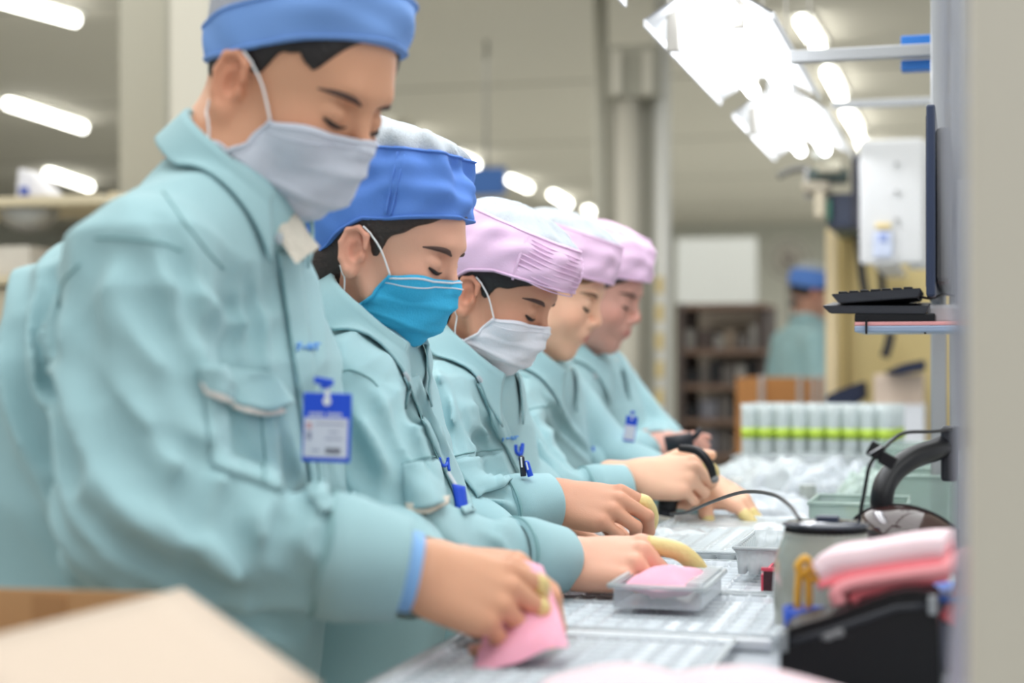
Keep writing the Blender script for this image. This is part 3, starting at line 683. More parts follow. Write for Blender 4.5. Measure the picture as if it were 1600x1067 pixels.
m = MB(); Mx = Matrix.Translation(J(1372, 706, Dk - .003)) @ Matrix.Rotation(.5, 4, 'Y'); m.box((-.011, -.004, -.008), (.004, .004, .008), bev=.0015, M=Mx); m.box((.004, -.003, -.010), (.022, .003, .004), bev=.0015, M=Mx); m.build('clip', BLACK, cb)
tube('tie', [J(1358, 709, Dk - .008), J(1378, 697, Dk - .008)], .0008, WHITEP, cb, seg=6)

# little pink-red box with a dark mesh face
a = J(1189, 900, 1.86); w = .034
pb = empty('small_pink_box', (a[0] + w / 2, a[1] + .05, TZ), 'small coral red open box with a dark front left of the grey canister', 'box')
m = MB(); m.box((a[0], a[1], TZ), (a[0] + .0025, a[1] + .16, TZ + .032)); m.box((a[0] + w, a[1], TZ), (a[0] + w + .0025, a[1] + .16, TZ + .032)); m.box((a[0], a[1], TZ), (a[0] + w, a[1] + .16, TZ + .003)); m.box((a[0], a[1], TZ + .036), (a[0] + w, a[1] + .004, TZ + .040)); m.box((a[0], a[1] + .156, TZ), (a[0] + w, a[1] + .16, TZ + .044))
m.build('shell', mat('coral_red_plastic', (222, 72, 96), rough=.4), pb)
m = MB(); m.box((a[0] + .0025, a[1] + .001, TZ + .003), (a[0] + w, a[1] + .005, TZ + .036)); m.build('front_panel', mat('maroon_mesh', (66, 28, 38), rough=.5, noise=.5, nscale=300), pb)

# electric screwdriver held by worker 4 and the second tool of worker 5
def driver(pts, D, lab, r):
    root = empty('power_screwdriver', J(*pts[0], D) - np.array((0, 0, .03)), lab, 'tool')
    P = [J(px, py, D) for px, py in pts]
    tube('body', catmull(P, 6), r, BLACK, root, seg=14); return root
dv = driver([(1042, 798), (1046, 775), (1052, 752), (1066, 728)], 2.70, 'black electric screwdriver gripped by the fair unmasked woman', [.016, .0175, .0165, .014, .012])
m = MB(); m.cyl(J(1040, 806, 2.70), J(1043, 790, 2.70), .0135, .0165); m.build('end_cap', BLACKM, dv)
tube('trigger_arm', catmull([J(1062, 700, 2.66), J(1090, 705, 2.64), J(1108, 725, 2.63), J(1117, 752, 2.64)], 6), [.006, .0075, .0075, .006], BLACK, dv, seg=10)
m = MB(); m.ball(J(1117, 748, 2.635), .007); m.build('switch', mat('worn_grey'), dv)
m = MB(); m.cyl(J(1040, 694, 3.12), J(1082, 686, 3.12), .016, .014); m.cyl(J(1082, 686, 3.12), J(1096, 670, 3.12), .006); o = m.build('power_screwdriver', BLACKM, None, smooth=True); tag(o, 'dark tool with a silver tip held by the furthest worker in line', 'tool')

# two clear crumpled bags, stacked tubs and cups further along the bench
def crumple(name, c, w, d, h, m_, label, cat, seed, group=None, n=22):
    rng = np.random.RandomState(seed); u = np.linspace(-1, 1, n)[:, None]; v = np.linspace(-1, 1, n)[None, :]
    e = (1 - np.abs(u) ** 3) * (1 - np.abs(v) ** 3); Z = e * h
    for k in range(7):
        a, b, p = rng.uniform(-9, 9), rng.uniform(-9, 9), rng.uniform(0, 6); Z = Z + h * .22 * (np.abs(np.sin(a * u + b * v + p)) - .5) * e ** .5
    X = u * w / 2 * (1 + .08 * np.sin(5 * v + seed)); Y = v * d / 2 * (1 + .1 * np.sin(4 * u + seed))
    G = np.stack([X + c[0], Y + c[1], np.maximum(Z, .001) + c[2]], -1)
    o = sheet(name, G, .0008, m_, None); return tag(o, label, cat, group)
bags = [((1010, 838), .22, .16, .012, CLEARW, 'crumpled cloudy plastic bag by the fair woman\'s working hands'), ((1135, 826), .26, .2, .009, CLEARW, 'crumpled clear bag under the yellow gloved fingertips'), ((1195, 800), .20, .22, .028, CLEAR, 'clear crumpled bag right of the yellow fingertips'),
        ((1230, 770), .22, .24, .05, CLEARW, 'cloudy bag heap in front of the row of clear cups'), ((1300, 775), .20, .22, .055, CLEAR, 'clear bag heap behind the grey canister'), ((1160, 758), .16, .2, .04, CLEARW, 'cloudy bag behind the arching black cord'), ((1370, 790), .16, .2, .05, GREENC, 'green tinted bag behind the gooseneck')]
for k, ((px, py), w, d, h, m_, lab) in enumerate(bags): crumple('plastic_bag', Tz(px, py), w, d, h, m_, lab, 'bag', k + 1)
def tub(c, w, d, h, m_, label, name='plastic_tub', cat='tub', group=None):
    root = empty(name, c, label, cat, group); m = MB(); t = .002; x, y, z_ = c
    for lo, hi in (((-w / 2, -d / 2, 0), (w / 2, d / 2, t)), ((-w / 2, -d / 2, 0), (-w / 2 + t, d / 2, h)), ((w / 2 - t, -d / 2, 0), (w / 2, d / 2, h)), ((-w / 2, -d / 2, 0), (w / 2, -d / 2 + t, h)), ((-w / 2, d / 2 - t, 0), (w / 2, d / 2, h))):
        m.box(np.array(lo) + c, np.array(hi) + c)
    m.build('walls', m_, root)
    tube('rim', [(x + sx * w / 2, y + sy * d / 2, z_ + h) for sx, sy in ((-1, -1), (1, -1), (1, 1), (-1, 1), (-1, -1))], .004, m_, root, seg=6); return root
tub(Tz(1345, 835), .15, .16, .055, GREENC, 'green tinted clear tub behind the grey canister')
tub(Tz(1440, 815), .13, .20, .085, GREENC, 'tall green tinted clear tub under the gooseneck')
tub(Tz(1430, 770), .16, .22, .10, GREENC, 'furthest green tinted tub by the aluminium uprights')
tub(Tz(1270, 745), .18, .16, .05, CLEARW, 'cloudy tub just in front of the clear cups')
for k, (px, py, w, h, col, lab) in enumerate(((1150, 774, .030, .016, (238, 238, 234), 'small white round lid on the clutter right of the furthest hands'), (1186, 766, .022, .012, (84, 106, 190), 'tiny blue cap beside the small white lid'), (1334, 818, .030, .014, (216, 208, 140), 'small yellow lid behind the canister disc'),
        (1262, 792, .034, .022, (176, 182, 176), 'grey translucent lid among the clear bags'), (1222, 752, .028, .02, (196, 190, 170), 'buff lid in front of the cups'), (1192, 752, .02, .02, (206, 70, 70), 'small red cap left of the cups'))):
    q = Tz(px, py); m = MB(); m.cyl((q[0], q[1], TZ + .02), (q[0], q[1], TZ + .02 + h), w / 2, w / 2 * .9, seg=24); m.cyl((q[0], q[1], TZ), (q[0], q[1], TZ + .02), w / 2 * .8, seg=24); tag(m.build('lid', mat('lid_%d' % k, col, rough=.4), None), lab, 'lid')
# rows of clear cups with a green band
base = J(1170, 737, 4.05); base[2] = TZ
CUPM = mat('frosted_cup_plastic', (222, 232, 232), rough=.2, alpha=.6, spec=.8); GB = mat('lime_band', (186, 214, 74), rough=.4)
proto = None; k = 0
for r in range(3):
    for q in range(9):
        x = base[0] + q * .042 + .012 * r; y = base[1] + r * .05; hh = 1.0
        if proto is None:
            root = empty('clear_cup', (x, y, TZ), 'x', 'cup', 'clear cups with a lime band')
            prof = [(.001, 0), (.017, 0), (.0175, .03), (.0185, .09), (.0195, .150), (.020, .172), (.0188, .172), (.0175, .10), (.016, .01)]
            G = np.array([[(x + rr * math.cos(t), y + rr * math.sin(t), TZ + h) for t in np.linspace(0, 2 * math.pi, 17)] for rr, h in prof])
            sheet('wall', G, 0, CUPM, root)
            G = np.array([[(x + rr * math.cos(t), y + rr * math.sin(t), TZ + h) for t in np.linspace(0, 2 * math.pi, 17)] for rr, h in ((.0186, .085), (.0192, .085), (.0194, .112), (.0188, .112))])
            sheet('band', G, 0, GB, root); proto = root
        else:
            root = proto.copy(); COL.objects.link(root); root.location = (x, y, TZ)
            for ch in list(proto.children):
                c2 = ch.copy(); c2.parent = root; c2.matrix_parent_inverse = ch.matrix_parent_inverse.copy(); COL.objects.link(c2)
        ordn = ('leftmost', 'second from the left', 'third from the left', 'fourth from the left', 'middle one', 'fourth from the right', 'third from the right', 'second from the right', 'rightmost')[q]
        root['label'] = ('clear cup with a lime band, %s in the front row of cups' % ordn) if r == 0 else 'clear cup with a lime band in the hidden rows behind the front cups'
tray(base[0] + .17, base[1] - .16, .36, .16, .05, 9, 4, 'clear ribbed tray in front of the cups with lime bands', m_=CLEARW, rib=.02)

# ---- uprights, monitor and keyboard shelf
up = J(1475, 700, 2.72)
fr = empty('bench_frame', (up[0], up[1], 0), 'aluminium profile uprights and rails at the back of the bench', 'frame')
for dx in (-.022, .010):
    m = MB(); m.box((up[0] + dx, up[1], TZ), (up[0] + dx + .026, up[1] + .03, 2.3), bev=.003); m.build('upright', ALU, fr)
for (pa, pb_, D, t) in (((1235, 90), (1480, 84), 2.9, .011), ((1300, 165), (1460, 158), 3.85, .009)):
    a = J(*pa, D); b = J(*pb_, D - .1); b[2] = a[2]; b[1] = a[1]
    m = MB(); m.box((a[0], a[1] - t, a[2] - t), (.06, a[1] + t, a[2] + t), bev=.002); m.build('rail', ALU, fr)
    m = MB(); m.box((.035, a[1] - .02, TZ - .02), (.075, a[1] + .02, 2.25), bev=.003); m.build('upright', ALU, fr)
CLB = mat('clamp_blue', (38, 120, 208), rough=.4)
for y_ in (66, 104):
    a = J(1408, y_, 2.88); m = MB(); m.box((a[0], a[1] - .02, a[2] - .010), (a[0] + .075, a[1] + .015, a[2] + .008), bev=.003); m.build('clamp', CLB, fr)

mo = empty('monitor', J(1470, 465, 2.4), 'flat monitor seen edge-on, mounted above the keyboard shelf', 'monitor')
a = J(1447, 315, 2.33); zt_, zb_ = J(0, 163, 2.33)[2], J(0, 463, 2.33)[2]
m = MB(); m.box((a[0], a[1], zb_), (a[0] + .013, a[1] + .50, zt_), bev=.003); m.build('bezel', NAVY, mo)
m = MB(); m.box((a[0] + .013, a[1] + .02, zb_ + .02), (a[0] + .034, a[1] + .48, zt_ - .03), bev=.008); m.build('back_shell', mat('monitor_grey', (96, 96, 98), rough=.5), mo)
m = MB(); m.box((a[0] - .0008, a[1] + .012, zb_ + .015), (a[0], a[1] + .488, zt_ - .015)); m.build('screen', mat('dark_screen', (20, 24, 30), rough=.1), mo)
m = MB(); m.cyl((a[0] + .03, a[1] + .25, (zb_ + zt_) / 2), (.04, a[1] + .25, (zb_ + zt_) / 2), .02); m.box((a[0] + .04, a[1] + .2, 1.2), (.055, a[1] + .26, (zb_ + zt_) / 2 + .05), bev=.003); m.build('mount', mat('mount_white', (214, 216, 220), rough=.4), mo)

ks = empty('keyboard_shelf', J(1410, 520, 2.4), 'swing-out grey and red edged shelf carrying the black keyboard', 'shelf')
a = J(1335, 518, 2.36); b = J(1500, 518, 2.36)
def zz(py, D=2.36): return J(0, py, D)[2]
m = MB(); m.box((a[0], a[1], zz(519)), (b[0] + .03, a[1] + .20, zz(509)), bev=.002); m.build('plate', mat('shelf_grey_blue', (140, 156, 180), rough=.4), ks)
m = MB(); m.box((a[0], a[1] + .001, zz(509)), (b[0] + .03, a[1] + .20, zz(503)), bev=.001); m.build('red_edge', mat('edge_pink', (214, 150, 150), rough=.4), ks)
m = MB(); m.box((a[0], a[1] + .002, zz(503)), (J(1462, 0, 2.36)[0], a[1] + .19, zz(490)), bev=.002); m.build('drawer_body', BLACK, ks)
for px in (1352, 1444):
    q = J(px, 500, 2.355); m = MB(); m.box((q[0], q[1] - .003, zz(522)), (q[0] + .003, q[1] + .002, zz(498))); m.build('cable_tie', BLACK, ks)
m = MB(); q = J(1480, 480, 2.38); m.box((q[0] - .03, q[1] + .02, zz(505)), (q[0] + .05, q[1] + .08, zz(474)), bev=.006); m.build('bracket', mat('mount_white'), ks)
def wedge(name, parent, x0_, x1_, y_, dep, zl, zr, th, m_, tiltz=.02, m2=None):
    b_ = bmesh.new()
    P = [(x0_, y_, zl), (x1_, y_, zr), (x1_, y_ + dep, zr + tiltz), (x0_, y_ + dep, zl + tiltz)]
    va = [b_.verts.new(p) for p in P]; vb = [b_.verts.new((p[0] + (.012 if i in (0, 3) else -.004), p[1], p[2] - th)) for i, p in enumerate(P)]
    b_.faces.new(va); b_.faces.new(vb[::-1])
    for i in range(4): j = (i + 1) % 4; b_.faces.new((va[j], va[i], vb[i], vb[j]))
    bmesh.ops.recalc_face_normals(b_, faces=b_.faces); bmesh.ops.bevel(b_, geom=list(b_.edges), offset=.0015, segments=2, affect='EDGES')
    me = bpy.data.meshes.new(name); b_.to_mesh(me); b_.free(); return link(name, me, m_, parent, smooth=False)
L = J(1283, 480, 2.36)[0]; Rr = J(1452, 480, 2.36)[0]
wedge('mouse_deck', ks, L, Rr, a[1], .20, zz(477), zz(479), .012, BLACKM, tiltz=.012)
kb = empty('keyboard', (L + .08, a[1] + .05, zz(474)), 'black keyboard tilted on the shelf above the bench', 'keyboard')
L2 = J(1297, 460, 2.36)[0]; R2_ = J(1440, 460, 2.36)[0]
wedge('base', kb, L2, R2_, a[1], .18, zz(459), zz(451), .014, BLACKM, tiltz=.0)
for r in range(4):
    for q in range(7):
        x = L2 + .010 + q * (R2_ - L2 - .02) / 7; y = a[1] + .015 + r * .04; z_ = zz(459) + (x - L2) / (R2_ - L2) * (zz(451) - zz(459))
        m = MB(); m.box((x, y, z_), (x + .013, y + .03, z_ + .004), bev=.001); m.build('key', BLACK, kb)
o = tube('keyboard_cord', catmull([J(1438, 464, 2.37), J(1455, 466, 2.38), J(1475, 460, 2.4), J(1492, 462, 2.44)], 6), .002, BLACK, None, seg=6); tag(o, 'short black cord running from the keyboard to the uprights', 'cord'); o.name = 'cable'

# ---- task lights above the bench
TUBEM = mat('lit_tube', (255, 255, 255), emit=(250, 252, 255), estr=7.5)
REF = mat('white_reflector', (236, 238, 242), rough=.4); LG = mat('lamp_grey', (176, 172, 164), rough=.5)
def task_light(xc, yc, z_, L_, label):
    root = empty('task_light', (xc, yc, z_), label, 'light fixture', 'white twin tube fittings in a row over the bench')
    m = MB()
    for s in (-1, 1):
        b_ = m.b; q = [b_.verts.new(p) for p in ((xc + s * .03, yc - L_ / 2, z_ + .045), (xc + s * .03, yc + L_ / 2, z_ + .045), (xc + s * .115, yc + L_ / 2, z_ - .008), (xc + s * .115, yc - L_ / 2, z_ - .008))]
        b_.faces.new(q if s > 0 else q[::-1])
        q2 = [b_.verts.new(v.co + Vector((0, 0, .004))) for v in q]; b_.faces.new(q2[::-1] if s > 0 else q2)
        m.box((xc + s * .115 - .002, yc - L_ / 2, z_ - .018), (xc + s * .115 + .002, yc + L_ / 2, z_ - .004))
    m.box((xc - .03, yc - L_ / 2, z_ + .043), (xc + .03, yc + L_ / 2, z_ + .075), bev=.003)
    m.build('reflector', REF, root)
    for s in (-1, 1):
        m = MB(); m.cyl((xc + s * .036, yc - L_ / 2 + .02, z_ + .008), (xc + s * .036, yc + L_ / 2 - .02, z_ + .008), .0145, seg=16)
        for e in (-1, 1): m.ball((xc + s * .036, yc + e * (L_ / 2 - .02), z_ + .008), .0145, 12)
        m.build('tube', TUBEM, root, smooth=True)
        for e in (-1, 1):
            m = MB(); yy = yc + e * (L_ / 2 - .035); m.box((xc + s * .036 - .012, yy - .010, z_ + .018), (xc + s * .036 + .012, yy + .010, z_ + .05), bev=.003); m.build('socket', LG, root)
    for s in (-1, 1):
        m = MB(); m.box((xc - .085 + (s > 0) * .12, yc - L_ / 2 + .05, z_ - .055 if s < 0 else z_ - .02), (xc - .062 + (s > 0) * .12, yc - L_ / 2 + .062, z_ + .05), bev=.003); m.build('hanging_clip', LG, root)
    for e in (-1, 1): m = MB(); m.cyl((xc, yc + e * L_ * .35, z_ + .07), (xc, yc + e * L_ * .35, 2.9), .003, seg=8); m.build('suspension_rod', LG, root)
    return root
ZL = 1.77; XL = -.445
task_light(XL, 2.16, ZL, 1.02, 'nearest of the twin tube lights over the bench, cut by the top of the picture')
task_light(XL, 3.30, ZL, .92, 'middle twin tube light over the bench with two grey hanging clips')
task_light(XL, 4.42, ZL, .90, 'furthest twin tube light over the bench')
# ------------------------------------------------------------------ people
SKIN = mat('skin', attr='Col', rough=0.5, sss=0.12, bump=0.12, bscale=700, spec=0.35)
HAIRM = mat('black_hair', (26, 20, 20), rough=0.45, noise=0.35, nscale=60, bump=0.5, bscale=160)
HAIRB = mat('brown_hair', (52, 38, 32), rough=0.42, noise=0.4, nscale=60, bump=0.5, bscale=160)
HAIRG = mat('chestnut_hair', (128, 88, 58), rough=0.42, noise=0.35, nscale=60, bump=0.5, bscale=160)
TEAL = mat('teal_twill', (157, 193, 198), rough=0.82, noise=0.035, nscale=9, bump=0.16, bscale=900, sheen=0.15, spec=0.2)
TEALD = mat('teal_stitching', (128, 168, 171), rough=0.85)
FLEECE = mat('cream_lining', (212, 204, 190), rough=0.9, noise=0.1, nscale=120, bump=0.8, bscale=220)
CAPB = mat('blue_cap_cotton', (120, 160, 222), rough=0.75, noise=0.05, nscale=14, bump=0.15, bscale=700, spec=0.2)
CAPBD = mat('blue_cap_cotton_deep', (96, 138, 214), rough=0.75, noise=0.06, nscale=14, bump=0.15, bscale=700, spec=0.2)
CAPP = mat('pink_cap_cotton', (228, 194, 222), rough=0.75, noise=0.05, nscale=14, bump=0.15, bscale=700, spec=0.2)
CAPM = mat('white_cap_mesh', (188, 195, 200), rough=0.8, noise=0.12, nscale=260, bump=0.5, bscale=600)
CAPMG = mat('grey_cap_mesh', (176, 178, 186), rough=0.8, noise=0.12, nscale=260, bump=0.5, bscale=600)
MASKW = mat('pale_grey_mask_paper', (205, 210, 222), rough=0.8, noise=0.04, nscale=90, bump=0.25, bscale=500, spec=0.2)
MASKW2 = mat('white_mask_paper', (226, 226, 232), rough=0.8, noise=0.04, nscale=90, bump=0.25, bscale=500, spec=0.2)
MASKB = mat('cyan_mask_paper', (64, 178, 222), rough=0.75, noise=0.07, nscale=90, bump=0.25, bscale=500, spec=0.2)
WHITE = mat('white_elastic', (240, 240, 240), rough=0.7)
LASH = mat('dark_lashes', (28, 20, 19), rough=0.6)
COT = mat('yellow_latex', (228, 206, 140), rough=0.42, noise=0.06, nscale=60, bump=0.3, bscale=220, sss=0.1)
NAIL = mat('fingernail', (226, 176, 160), rough=0.3)
TROUS = mat('dark_teal_trousers', (70, 92, 100), rough=0.85, noise=0.05)
SHOE = mat('white_work_shoes', (205, 205, 205), rough=0.5)
BROW = mat('brow_hair', (78, 56, 50), rough=0.7)
BROWL = mat('light_brow_hair', (128, 92, 72), rough=0.7)

def head_ops(neck_to, female, jaw=1.0):
    g = 0.92 if female else 1.0
    o = [o_ell((-.008, 0, .040), (.097, .077, .088), .02),
         o_ell((.040, 0, .045), (.054, .061, .056), .03),
         o_ell((.034, 0, -.020), (.058, .060 * g, .078), .03),
         o_ell((.036, 0, -.068), (.046 * jaw, .046 * g * jaw, .036), .03),
         o_ell((.070, 0, -.093), (.018, .020, .016), .025),
         o_cap((.088, -.026, .030), (.088, .026, .030), .0085, None, .025),
         o_cap((.022, .058, -.058), (-.004, .062, -.03), .010, None, .03),
         o_cap((.022, -.058, -.058), (-.004, -.062, -.03), .010, None, .03)]
    for s in (-1, 1):
        o.append(o_ell((.062, s * .040, -.026), (.024, .021, .022), .03))
        o.append(o_ell((.100, s * .030, .012), (.015, .019, .011), .016, True))
        o.append(o_ell((.081, s * .031, .006), (.0135, .016, .0125), .006))
    o += [o_cap((.090, 0, .018), (.109, 0, -.016), .006, .0085, .014),
          o_ell((.109, 0, -.022), (.0095, .010, .0085), .006)]
    for s in (-1, 1):
        o.append(o_ell((.1005, s * .0115, -.027), (.0095, .0065, .0065), .006))
        o.append(o_ell((.106, s * .0055, -.0335), (.0045, .003, .003), .003, True))
    o += [o_ell((.090, 0, -.050), (.011, .026, .018), .02),
          o_ell((.0985, 0, -.0515), (.0062, .021, .0048), .005),
          o_ell((.0965, 0, -.0605), (.0068, .018, .0055), .005),
          o_cap((.1055, -.020, -.0562), (.1055, .020, -.0562), .0022, None, .003, True)]
    # ears
    for s in (-1, 1):
        y = s * .077
        o.append(o_ell((-.012, y * 1.0, -.010), (.016, .0085, .030), .008, R=Ry(-.18)))
        ring = [(.006, .010), (.004, .026), (-.010, .033), (-.024, .026), (-.028, .008), (-.022, -.012), (-.012, -.024)]
        for a, b in zip(ring, ring[1:]):
            o.append(o_cap((a[0], y * 1.09, a[1] - .010), (b[0], y * 1.09, b[1] - .010), .0042, None, .003))
        o.append(o_ell((-.006, y * 1.05, -.036), (.0085, .006, .009), .006))
        o.append(o_ell((-.005, y * 1.13, -.006), (.010, .0105, .015), .003, True))
        o.append(o_ell((-.012, y * 1.14, .010), (.009, .006, .006), .004, True))
        o.append(o_ell((.004, y * 1.03, -.012), (.005, .005, .008), .004))
    nk = np.array(neck_to, float)
    r = .052 if female else .060
    o.append(o_cap((-.030, 0, -.035), nk, r * .93, r * 1.02, .03))
    o.append(o_cap((-.005, 0, -.05), nk + (.02, 0, 0), r * .72, r * .8, .03))
    return o

def skin_cols(V, tone):
    t = np.array(lin(tone)); C = np.tile(t, (len(V), 1)).astype(float)
    x, y, z = V[:, 0], V[:, 1], V[:, 2]
    def blob(c, r): return np.exp(-(((V - c) / r) ** 2).sum(1))[:, None]
    red = np.array((1.0, .62, .58))
    for s in (-1, 1):
        C = C * (1 - blob((.07, s * .045, -.025), (.03, .03, .022)) * .35 * (1 - red))
        C = C * (1 - blob((-.008, s * .085, .0), (.026, .012, .036)) * .55 * (1 - red))
    C = C * (1 - blob((.11, 0, -.022), (.015, .02, .015)) * .35 * (1 - red))
    lip = np.clip(np.exp(-(((y / .021) ** 2 + ((z + .056) / .0105) ** 2) ** 2)) * (x > .085), 0, 1)[:, None]
    C = C * (1 - lip * .8) + lip * .8 * np.array(lin((188, 92, 92)))
    return C

def fingers(o, hd, skin=True):
    pass

HAND = {}
def hand_geo(M, s, curls, thumb, spread=(.10, .02, -.05, -.13), size=1.0, cots=(), wrist_back=.055):
    """M: 4x4 hand frame (x to the fingers, z the back of the hand), s=+1 right hand (thumb at +y)"""
    def W(p): return (M @ np.array((p[0] * size, p[1] * s * size, p[2] * size, 1)))[:3]
    o = []
    mc = [(.092, .030, .003), (.096, .010, .006), (.090, -.011, .004), (.080, -.030, -.001)]
    ln = [(.043, .026, .021), (.047, .030, .022), (.042, .028, .022), (.033, .021, .019)]
    rr = [.0100, .0102, .0096, .0084]
    wr = [(.0, .014, 0), (.0, .006, .001), (.0, -.006, 0), (.0, -.015, -.001)]
    for m, w, r in zip(mc, wr, rr):
        o.append(o_cap(W(w), W((m[0] - .002, m[1], m[2] - .004)), .0165 * size, (r + .0022) * size, .012 * size))
    o.append(o_ell(W((.048, 0, -.004)), np.array((.048, .036, .0135)) * size, .014, R=M[:3, :3]))
    o.append(o_cap(W((.02, -.026, -.008)), W((.066, -.031, -.007)), .0135 * size, .0115 * size, .012))
    o.append(o_cap(W((.015, .024, -.010)), W((.056, .031, -.010)), .0165 * size, .012 * size, .014))
    o.append(o_cap(W((-wrist_back, .010, 0)), W((.0, .010, 0)), .023 * size, .0185 * size, .02))
    o.append(o_cap(W((-wrist_back, -.010, 0)), W((.0, -.010, 0)), .023 * size, .0180 * size, .02))
    chains = []
    for i in range(4):
        p = np.array(mc[i], float); az = spread[i]; a = 0; ch = [p.copy()]
        for L, c in zip(ln[i], curls[i]):
            a += c; d = np.array((math.cos(a) * math.cos(az), math.cos(a) * math.sin(az), -math.sin(a)))
            p = p + d * L; ch.append(p.copy())
        chains.append([W(q) for q in ch]); r = rr[i] * size
        for j, (ra, rb) in enumerate(((1.12, .98), (.99, .9), (.9, .80))):
            o.append(o_cap(chains[-1][j], chains[-1][j + 1], r * ra, r * rb, .0035))
    t = thumb; p = np.array((.022, .028, -.010)); ch = [W(p)]
    for L, (az, el) in zip((.046, .034, .027), t):
        p = p + L * np.array((math.cos(el) * math.cos(az), math.cos(el) * math.sin(az), math.sin(el))); ch.append(W(p))
    for j, (ra, rb) in enumerate(((.0150, .0122), (.0122, .0108), (.0108, .0088))):
        o.append(o_cap(ch[j], ch[j + 1], ra * size, rb * size, .006))
    chains.append(ch)
    cg = []
    for ci, frm in cots:
        c = chains[ci]; r = (rr[ci] if ci < 4 else .0108) * size
        pts = []; k = int(frm); fr = frm - k
        pts.append(c[k] + (c[k + 1] - c[k]) * fr); pts += c[k + 1:]
        e = unit(pts[-1] - pts[-2]); pts.append(pts[-1] + e * r * .75)
        rad = [r * 1.12] * (len(pts) - 2) + [r * 1.02, r * .55]
        pp = catmull(pts, 5); cg.append((pp, rad))
    # nails
    ng = []
    for i in range(4):
        if any(c[0] == i for c in cots): continue
        a, b = chains[i][2], chains[i][3]; d = unit(b - a); side = unit(np.cross(M[:3, 2], d) if abs(d @ M[:3, 2]) < .9 else M[:3, 1])
        up = unit(np.cross(d, side)); up = up if up @ M[:3, 2] > 0 or abs(up @ M[:3, 2]) < .3 and up @ M[:3, 0] > 0 else -up
        ng.append((b + up * rr[i] * size * .62, np.stack([d, side, up], 1), size * rr[i] / .01))
    return o, cg, ng, chains

def frame(wr, d, n):
    x = unit(d); n = np.array(n, float); z = unit(n - x * (n @ x)); y = np.cross(z, x)
    M = np.eye(4); M[:3, 0] = x; M[:3, 1] = y; M[:3, 2] = z; M[:3, 3] = wr; return M

def fold_disp(folds, creases=(), gen=.0040, seed=0.0):
    F = [(np.array(c, float), unit(d), wl, am, rd) for c, d, wl, am, rd in folds]
    C = []
    for pl, wd, dp in creases:
        pl = np.array(pl, float); C.append((pl, wd, dp, pl.mean(0), np.linalg.norm(pl - pl.mean(0), axis=1).max() + wd * 4))
    def f(P):
        x, y, z = P[:, 0] + seed, P[:, 1], P[:, 2]
        w = np.sin(x * 17 + z * 11 + 1.3) + np.sin(y * 19 - z * 13 + .5) + .6 * np.sin(z * 31 + x * 23 + y * 7)
        a1 = np.sin(x * 46 + y * 30 + z * 9 + 2.2 * np.sin(z * 10 + y * 6)); a2 = np.sin(x * 21 - y * 33 + z * 38 + 2.0 * np.sin(x * 13 + z * 7))
        g1 = np.clip(np.sin(z * 12 + y * 9 + x * 7 + 1), 0, 1); g2 = np.clip(np.sin(z * 15 - x * 14 + 2.5), 0, 1)
        D = gen * (np.abs(a1) - .45) * g1 + gen * (np.abs(a2) - .45) * g2
        for c, d, wl, am, rd in F:
            q = P - c; r2 = (q * q).sum(1) / (rd * rd)
            m = r2 < 5
            if not m.any(): continue
            u = (q[m] @ d) / wl * math.pi + .75 * w[m]
            D[m] -= am * np.exp(-r2[m]) * (1 - 2 * np.abs(np.sin(u)) ** .8 + .25 * np.cos(u * 2.7 + w[m]))
        for pl, wd, dp, c, r in C:
            m = ((P - c) ** 2).sum(1) < r * r
            if not m.any(): continue
            Q = P[m]; best = np.full(len(Q), 9.0); tb = np.zeros(len(Q)); n = len(pl) - 1
            for k in range(n):
                a, b = pl[k], pl[k + 1]; ab = b - a; t = np.clip((Q - a) @ ab / (ab @ ab), 0, 1)
                dd = ((Q - a - t[:, None] * ab) ** 2).sum(1); mm = dd < best; best[mm] = dd[mm]; tb[mm] = (k + t[mm]) / n
            dd = np.sqrt(best) / wd; tap = np.sin(np.clip(tb * .94 + .03, 0, 1) * math.pi) ** .6
            D[m] += 1.35 * dp * tap * (np.exp(-dd * dd) - .55 * np.exp(-(dd - 1.7) ** 2 / .6))
        return D
    return f

def body_torso(o, bx, by, yaw, st, k=.03):
    """st rows: z, centre x, front radius, back radius, half width"""
    st = np.array(st, float); st = st[np.argsort(st[:, 0])]; R = Rz(yaw)
    def f(P):
        q = (P - np.array((bx, by, 0))) @ R; z = q[:, 2]
        cx = np.interp(z, st[:, 0], st[:, 1]); rf = np.interp(z, st[:, 0], st[:, 2]); rb = np.interp(z, st[:, 0], st[:, 3]); ry = np.interp(z, st[:, 0], st[:, 4])
        dx = q[:, 0] - cx; rx = np.where(dx > 0, rf, rb)
        r = ((np.abs(dx) / rx) ** 2.4 + (np.abs(q[:, 1]) / ry) ** 2.4) ** (1 / 2.4)
        d = (r - 1) * np.minimum(rx, ry) * .9
        dz = np.maximum(z - st[-1, 0], st[0, 0] - z)
        h = np.clip(.05 - np.abs(d - dz), 0, None) / .05
        return np.maximum(d, dz) + h * h * .05 * .25
    zc = (st[0, 0] + st[-1, 0]) / 2; c = np.array((bx, by, zc)) + R @ np.array((st[:, 1].mean(), 0, 0))
    o.append(Op(f, c, math.hypot((st[-1, 0] - st[0, 0]) / 2, .32), k))

